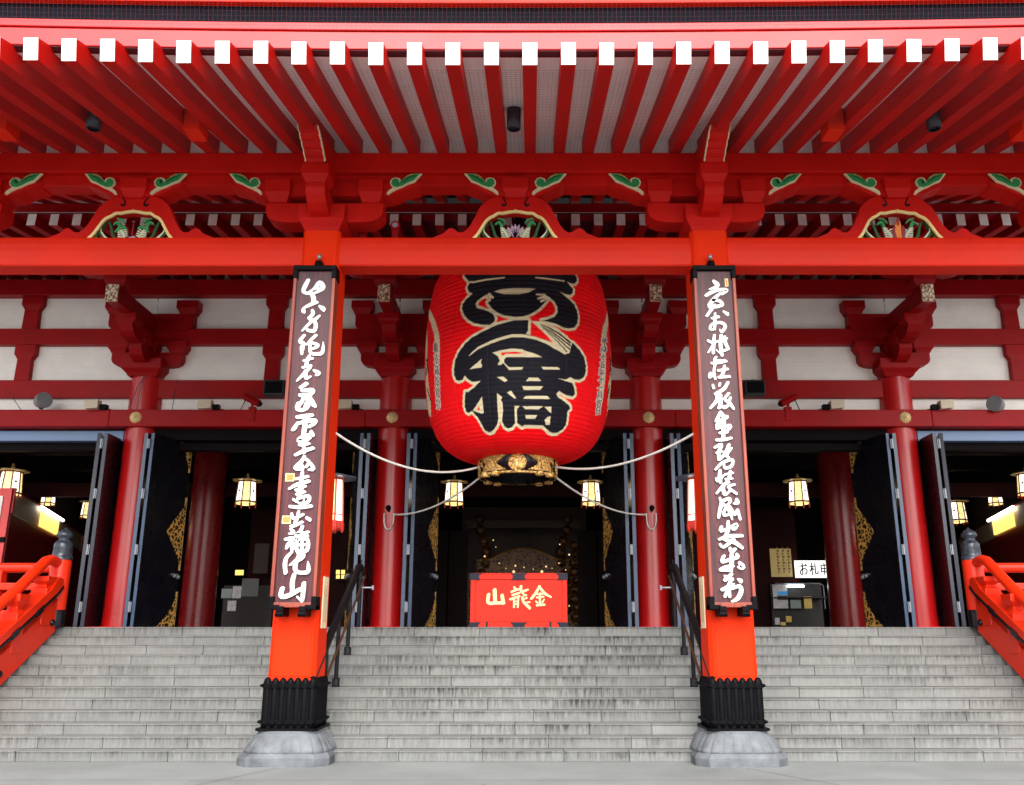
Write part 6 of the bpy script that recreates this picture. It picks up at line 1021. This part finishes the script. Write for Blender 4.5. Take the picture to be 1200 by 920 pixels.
# ------------------------------------------------------------------ red balustrades
for s,lab in ((-1,'glossy vermilion balustrade with bronze capped newel post at the left end of the steps'),(1,'glossy vermilion balustrade with bronze capped newel post at the right end of the steps')):
    X=s*7.80; NY=15.45; t=thing('balustrade',lab,'balustrade',(X,NY,P_Z),'vermilion balustrades beside the steps')
    sl=ST_R/ST_T
    m=M(); m.lathe([(.165,P_Z+.12),(.165,P_Z+1.1),(.16,P_Z+1.115)],X,NY,32); nw=m.build('newel_post',RAIL,t)
    m=M(); m.lathe([(.172,P_Z),(.172,P_Z+.27),(.168,P_Z+.28)],X,NY,32); m.build('bronze_socket',BLACK,nw)
    m=M(); m.lathe([(.172,P_Z+1.11),(.172,P_Z+1.16),(.15,P_Z+1.18),(.155,P_Z+1.22),(.148,P_Z+1.30),(.15,P_Z+1.31),(.145,P_Z+1.38),(.12,P_Z+1.42),(.085,P_Z+1.45),(.08,P_Z+1.48),(.125,P_Z+1.51),(.13,P_Z+1.545),(.10,P_Z+1.59),(.05,P_Z+1.625),(.02,P_Z+1.65),(.004,P_Z+1.67)],X,NY,32); m.build('finial',mat('blue_grey_bronze',(.035,.045,.06),.25,metal=.2,var=.6,vs=12),nw)
    def S(y): return P_Z-(D0-y)*sl
    ye=12.0
    # bottom board
    m=M(); m.prism([(15.35,P_Z+.02),(15.35,P_Z+.52),(15.2,S(15.2)+.50),(ye,S(ye)+.50),(ye,S(ye)+.005),(15.35,S(15.35)+.005)],'x',X-.10,X+.10); m.build('base_board',RAIL,t,bevel=.02)
    # middle rail with black metal underside strap
    m=M(); m.prism([(15.33,P_Z+.78),(15.33,P_Z+.68),(15.18,S(15.18)+.72),(ye,S(ye)+.72),(ye,S(ye)+.84),(15.0,S(15.0)+.88),(15.18,P_Z+.81)],'x',X-.15,X+.15); m.build('middle_rail',RAIL,t,bevel=.015)
    m=M(); m.prism([(15.34,P_Z+.685),(15.34,P_Z+.63),(15.18,S(15.18)+.67),(ye,S(ye)+.67),(ye,S(ye)+.70),(15.18,S(15.18)+.705)],'x',X-.165,X+.165)
    for y in (14.7,14.1,13.5,12.9,12.4): m.prism([(y-.09,S(y-.09)+.64),(y+.09,S(y+.09)+.64),(y+.09,S(y+.09)+.74),(y-.09,S(y-.09)+.74)],'x',X-.172,X+.172)
    m.build('metal_strap',BLACK,t,bevel=.008)
    # top rail curling into the newel
    pth=[(X,15.42,P_Z+1.0),(X,15.28,P_Z+1.07),(X,15.12,P_Z+1.09),(X,14.95,P_Z+1.05),(X,14.7,S(14.7)+1.33),(X,14.2,S(14.2)+1.27),(X,ye,S(ye)+1.25)]
    m=M(); m.tube(pth,.085,16); m.build('top_rail',RAIL,t)
    for y in (15.0,14.25,13.5,12.75):
        m=M(); z0=S(y)+.84; h=.34 if y<14.9 else .22
        def q(hx,hy,z): return [(X-hx,y-hy,z),(X+hx,y-hy,z),(X+hx,y+hy,z),(X-hx,y+hy,z)]
        m.loft([q(.13,.13,z0-.08),q(.13,.13,z0+h*.18),q(.08,.08,z0+h*.38),q(.08,.08,z0+h*.5),q(.14,.15,z0+h*.75),q(.14,.15,z0+h+.02)]); m.build('baluster_block',RAIL,t,bevel=.012)
        m=M(); m.box(X-.115,X+.115,y-.14,y+.14,S(y)+.30,S(y)+.72); m.build('baluster',RAIL,t,bevel=.015)
    # studs
    m=M()
    for y in (15.22,13.9,12.8):
        for sx in (-1,1): m.ball((X+sx*.10,y,S(y)+.22),.055,sz=1)
    m.build('stud',BLACK,t)
    # rail running outwards along the platform edge
    m=M(); m.tube([(X+s*.1,NY+.3,P_Z+1.0),(X+s*8.5,NY+.3,P_Z+1.0)],.085,16); m.box(*sorted((X+s*.1,X+s*8.5)),NY+.2,NY+.4,P_Z+.62,P_Z+.74); m.box(*sorted((X+s*.1,X+s*8.5)),NY+.2,NY+.4,P_Z,P_Z+.28); m.build('platform_rail',RAIL,t,bevel=.015)
    m=M()
    for k in range(6): m.box(X+s*(1.2+1.4*k)-.09,X+s*(1.2+1.4*k)+.09,NY+.21,NY+.39,P_Z+.28,P_Z+.95)
    m.build('platform_baluster',RAIL,t,bevel=.01)
# ------------------------------------------------------------------ devices on the lintel beam
def P(px,py,Y=19.95): return at(px,py,Y)
def camera_(px,s,label):
    X,Z=P(px,470); t=thing('security_camera',label,'security camera',(X,19.95,Z-.16),'red security cameras on the lintel')
    m=M(); m.box(X-.08,X+.08,20.0,20.15,Z-.45,Z-.12); m.tube([(X,20.03,Z-.15),(X,20.0,Z-.02)],.035,8); m.build('bracket',CRIM,t,bevel=.008)
    m=M(); d=Vector((s*.75,-.35,-.42)).normalized(); c=Vector((X,19.97,Z+.03)); a=c-d*.26; b_=c+d*.26
    m.tube([tuple(a),tuple(b_)],.09,4); m.build('housing',CRIM,t,bevel=.01)
    m=M(); m.tube([tuple(b_-d*.02),tuple(b_+d*.03)],.06,12); m.build('lens',BLACK,t)
    m=M(); m.tube([tuple(a),(a.x-s*.02,a.y+.1,a.z-.1),(X-s*.3,20.1,Z-.2)],.012,6); m.build('cable',BLACK,t)
camera_(295,1,'red box camera on the lintel near the left plaque, pointing right and down')
camera_(924,-1,'red box camera on the lintel near the right plaque, pointing left and down')
def spot(px,py,s,label):
    X,Z=P(px,py); t=thing('floodlight',label,'floodlight',(X,19.95,Z-.15),'round grey floodlights on the lintel')
    a=Vector((X-s*.16,19.88,Z+.01)); b_=Vector((X+s*.14,20.1,Z-.02))
    m=M(); m.tube([tuple(a),tuple(a.lerp(b_,.3)),tuple(a.lerp(b_,.7)),tuple(b_)],[.185,.18,.13,.06],20); m.build('housing',GREY,t,bevel=.005)
    m=M(); d=(b_-a).normalized(); m.tube([tuple(a-d*.004),tuple(a-d*.012)],.165,20); m.build('glass',mat('grey_floodlight_glass',(.22,.25,.26),.2),t)
    m=M(); m.box(X-.03,X+.03,20.0,20.12,Z-.16,Z); m.build('stand',BRONZE,t)
spot(46,470,-1,'round grey floodlight on the lintel at the far left'); spot(1171,474,1,'round grey floodlight on the lintel at the far right')
def spk(px,s,label):
    X,Z=P(px,475); t=thing('wall_lamp',label,'wall lamp',(X,19.95,Z-.12),'small beige box lamps on the lintel')
    m=M(); m.prism([(X-.15,Z-.1),(X-.15,Z+.10),(X+.15,Z+.12),(X+.15,Z-.08)],'y',19.85,20.05); m.build('shade',BEIGE,t,bevel=.01)
    m=M(); m.box(*sorted((X+s*.15,X+s*.30)),19.95,20.1,Z-.1,Z+.03); m.tube([(X+s*.28,20.0,Z-.06),(X+s*.45,20.05,Z-.10)],.012,6); m.build('bracket',BRONZE,t,bevel=.006)
for px,s,lab in ((109,1,'small beige lamp box on the lintel, left of the leftmost rosette'),(241,1,'small beige lamp box on the lintel, just right of the leftmost rosette'),(405,1,'small beige lamp box right beside the left porch post, on the lintel'),(980,-1,'small beige lamp box on the lintel, between the right camera and the rightmost rosette'),(1108,-1,'small beige lamp box on the lintel, right of the rightmost rosette')): spk(px,s,lab)
for px,lab in ((322,'black loudspeaker box on the wall beside the left plaque'),(884,'black loudspeaker box on the wall beside the right plaque')):
    X,Z=P(px,455,20.1); t=thing('loudspeaker',lab,'loudspeaker',(X,20.1,Z-.2),'black loudspeakers beside the plaques')
    m=M(); m.box(X-.24,X+.24,20.0,20.28,Z-.18,Z+.18); m.build('cabinet',mat('matt_black_cabinet',(.02,.02,.022),.6),t,bevel=.015)
    m=M(); m.box(X-.2,X+.2,19.99,20.0,Z-.14,Z+.14); m.build('grille',BRONZE,t)
    m=M(); m.box(X-.04,X+.04,20.2,20.32,Z+.18,Z+.24); m.build('mount',BRONZE,t)
m=M()
for a,b_,c in (((8,456),(28,485),0),((169,440),(160,480),1),((172,441),(152,478),1),((208,445),(202,480),1)):
    x0_,z0_=P(*a,20.05);x1_,z1_=P(*b_,20.05); path=[]
    for i in range(11):
        t_=i/10; path.append((x0_+(x1_-x0_)*t_**(.5 if c else 1),20.05,z0_+(z1_-z0_)*t_))
    m.tube(path,.008,5)
tag(m.build('loose_cable',BLACK,loc=(-9,20.05,7)),'thin loose black cables hanging by the leftmost column','cable')
# lamps under the eave
for X,lab in ((-5.94,'black cylinder lamp between the eave rafters on the left'),(.0,'black cylinder lamp between the eave rafters in the middle'),(5.94,'black cylinder lamp between the eave rafters on the right')):
    Y=11.14; t=thing('eave_lamp',lab,'lamp',(X,Y,8.52),'black cylinder lamps under the eave')
    m=M(); m.lathe([(.075,8.525),(.098,8.53),(.098,8.90),(.09,8.915),(.001,8.915)],X,Y,24,caps=False); m.lathe([(.001,8.56),(.085,8.56)],X,Y,24,caps=False); m.build('housing',mat('navy_black_metal',(.015,.018,.03),.4),t)
    m=M(); m.box(X-.03,X+.03,Y-.03,Y+.03,8.9,rz(Y)+.30); m.build('stem',BRONZE,t)
# small round devices above the tie beam
for px in (427,464):
    X,Z=at(px,267,13.1); t=thing('small_round_fixture','small red rimmed round fixture above the tie beam, %s'%('nearer the left porch post' if px==427 else 'further from the left porch post'),'fixture',(X,13.1,7.5))
    m=M(); m.tube([(X,13.0,Z),(X,13.15,Z)],.075,20); m.build('rim',CRIM,t)
    m=M(); m.tube([(X,12.985,Z),(X,13.0,Z)],.045,20); m.build('glass',mat('grey_violet_glass',(.35,.3,.4),.2),t)
    m=M(); m.box(X-.05,X+.05,13.02,13.14,7.5,Z); m.build('stand',CRIM,t)
# ------------------------------------------------------------------ light
w=bpy.data.worlds.new('World'); SC.world=w; w.use_nodes=True; N=w.node_tree.nodes; L=w.node_tree.links
bg=N['Background']; sky=N.new('ShaderNodeTexSky'); sky.sky_type='NISHITA'; sky.sun_disc=False
EL,AZ=SUN_EL,SUN_AZ
sky.sun_elevation=R(EL); sky.sun_rotation=R(180+AZ); sky.air_density=1.0; sky.dust_density=3.0; sky.ozone_density=1.0
hs=N.new('ShaderNodeHueSaturation'); hs.inputs['Saturation'].default_value=.35; L.new(sky.outputs[0],hs.inputs['Color']); L.new(hs.outputs[0],bg.inputs[0]); bg.inputs[1].default_value=SKY_S
sd=bpy.data.lights.new('sun','SUN'); sd.energy=SUN_E; sd.angle=R(SUN_A); sd.color=(1,.97,.93)
so=bpy.data.objects.new('sun',sd); COL.objects.link(so)
# sun stands behind the camera: direction towards the sun
tv=Vector((math.sin(R(AZ))*math.cos(R(EL)),-math.cos(R(AZ))*math.cos(R(EL)),math.sin(R(EL))))
so.rotation_euler=tv.to_track_quat('Z','Y').to_euler(); so.location=(0,-20,30)
SC.view_settings.view_transform='Standard'; SC.view_settings.look='None'; SC.view_settings.gamma=1; SC.view_settings.exposure=EXPO
SC.render.engine='CYCLES'; SC.cycles.max_bounces=8; SC.cycles.diffuse_bounces=5; SC.cycles.glossy_bounces=3
SC.render.resolution_x=1024; SC.render.resolution_y=785
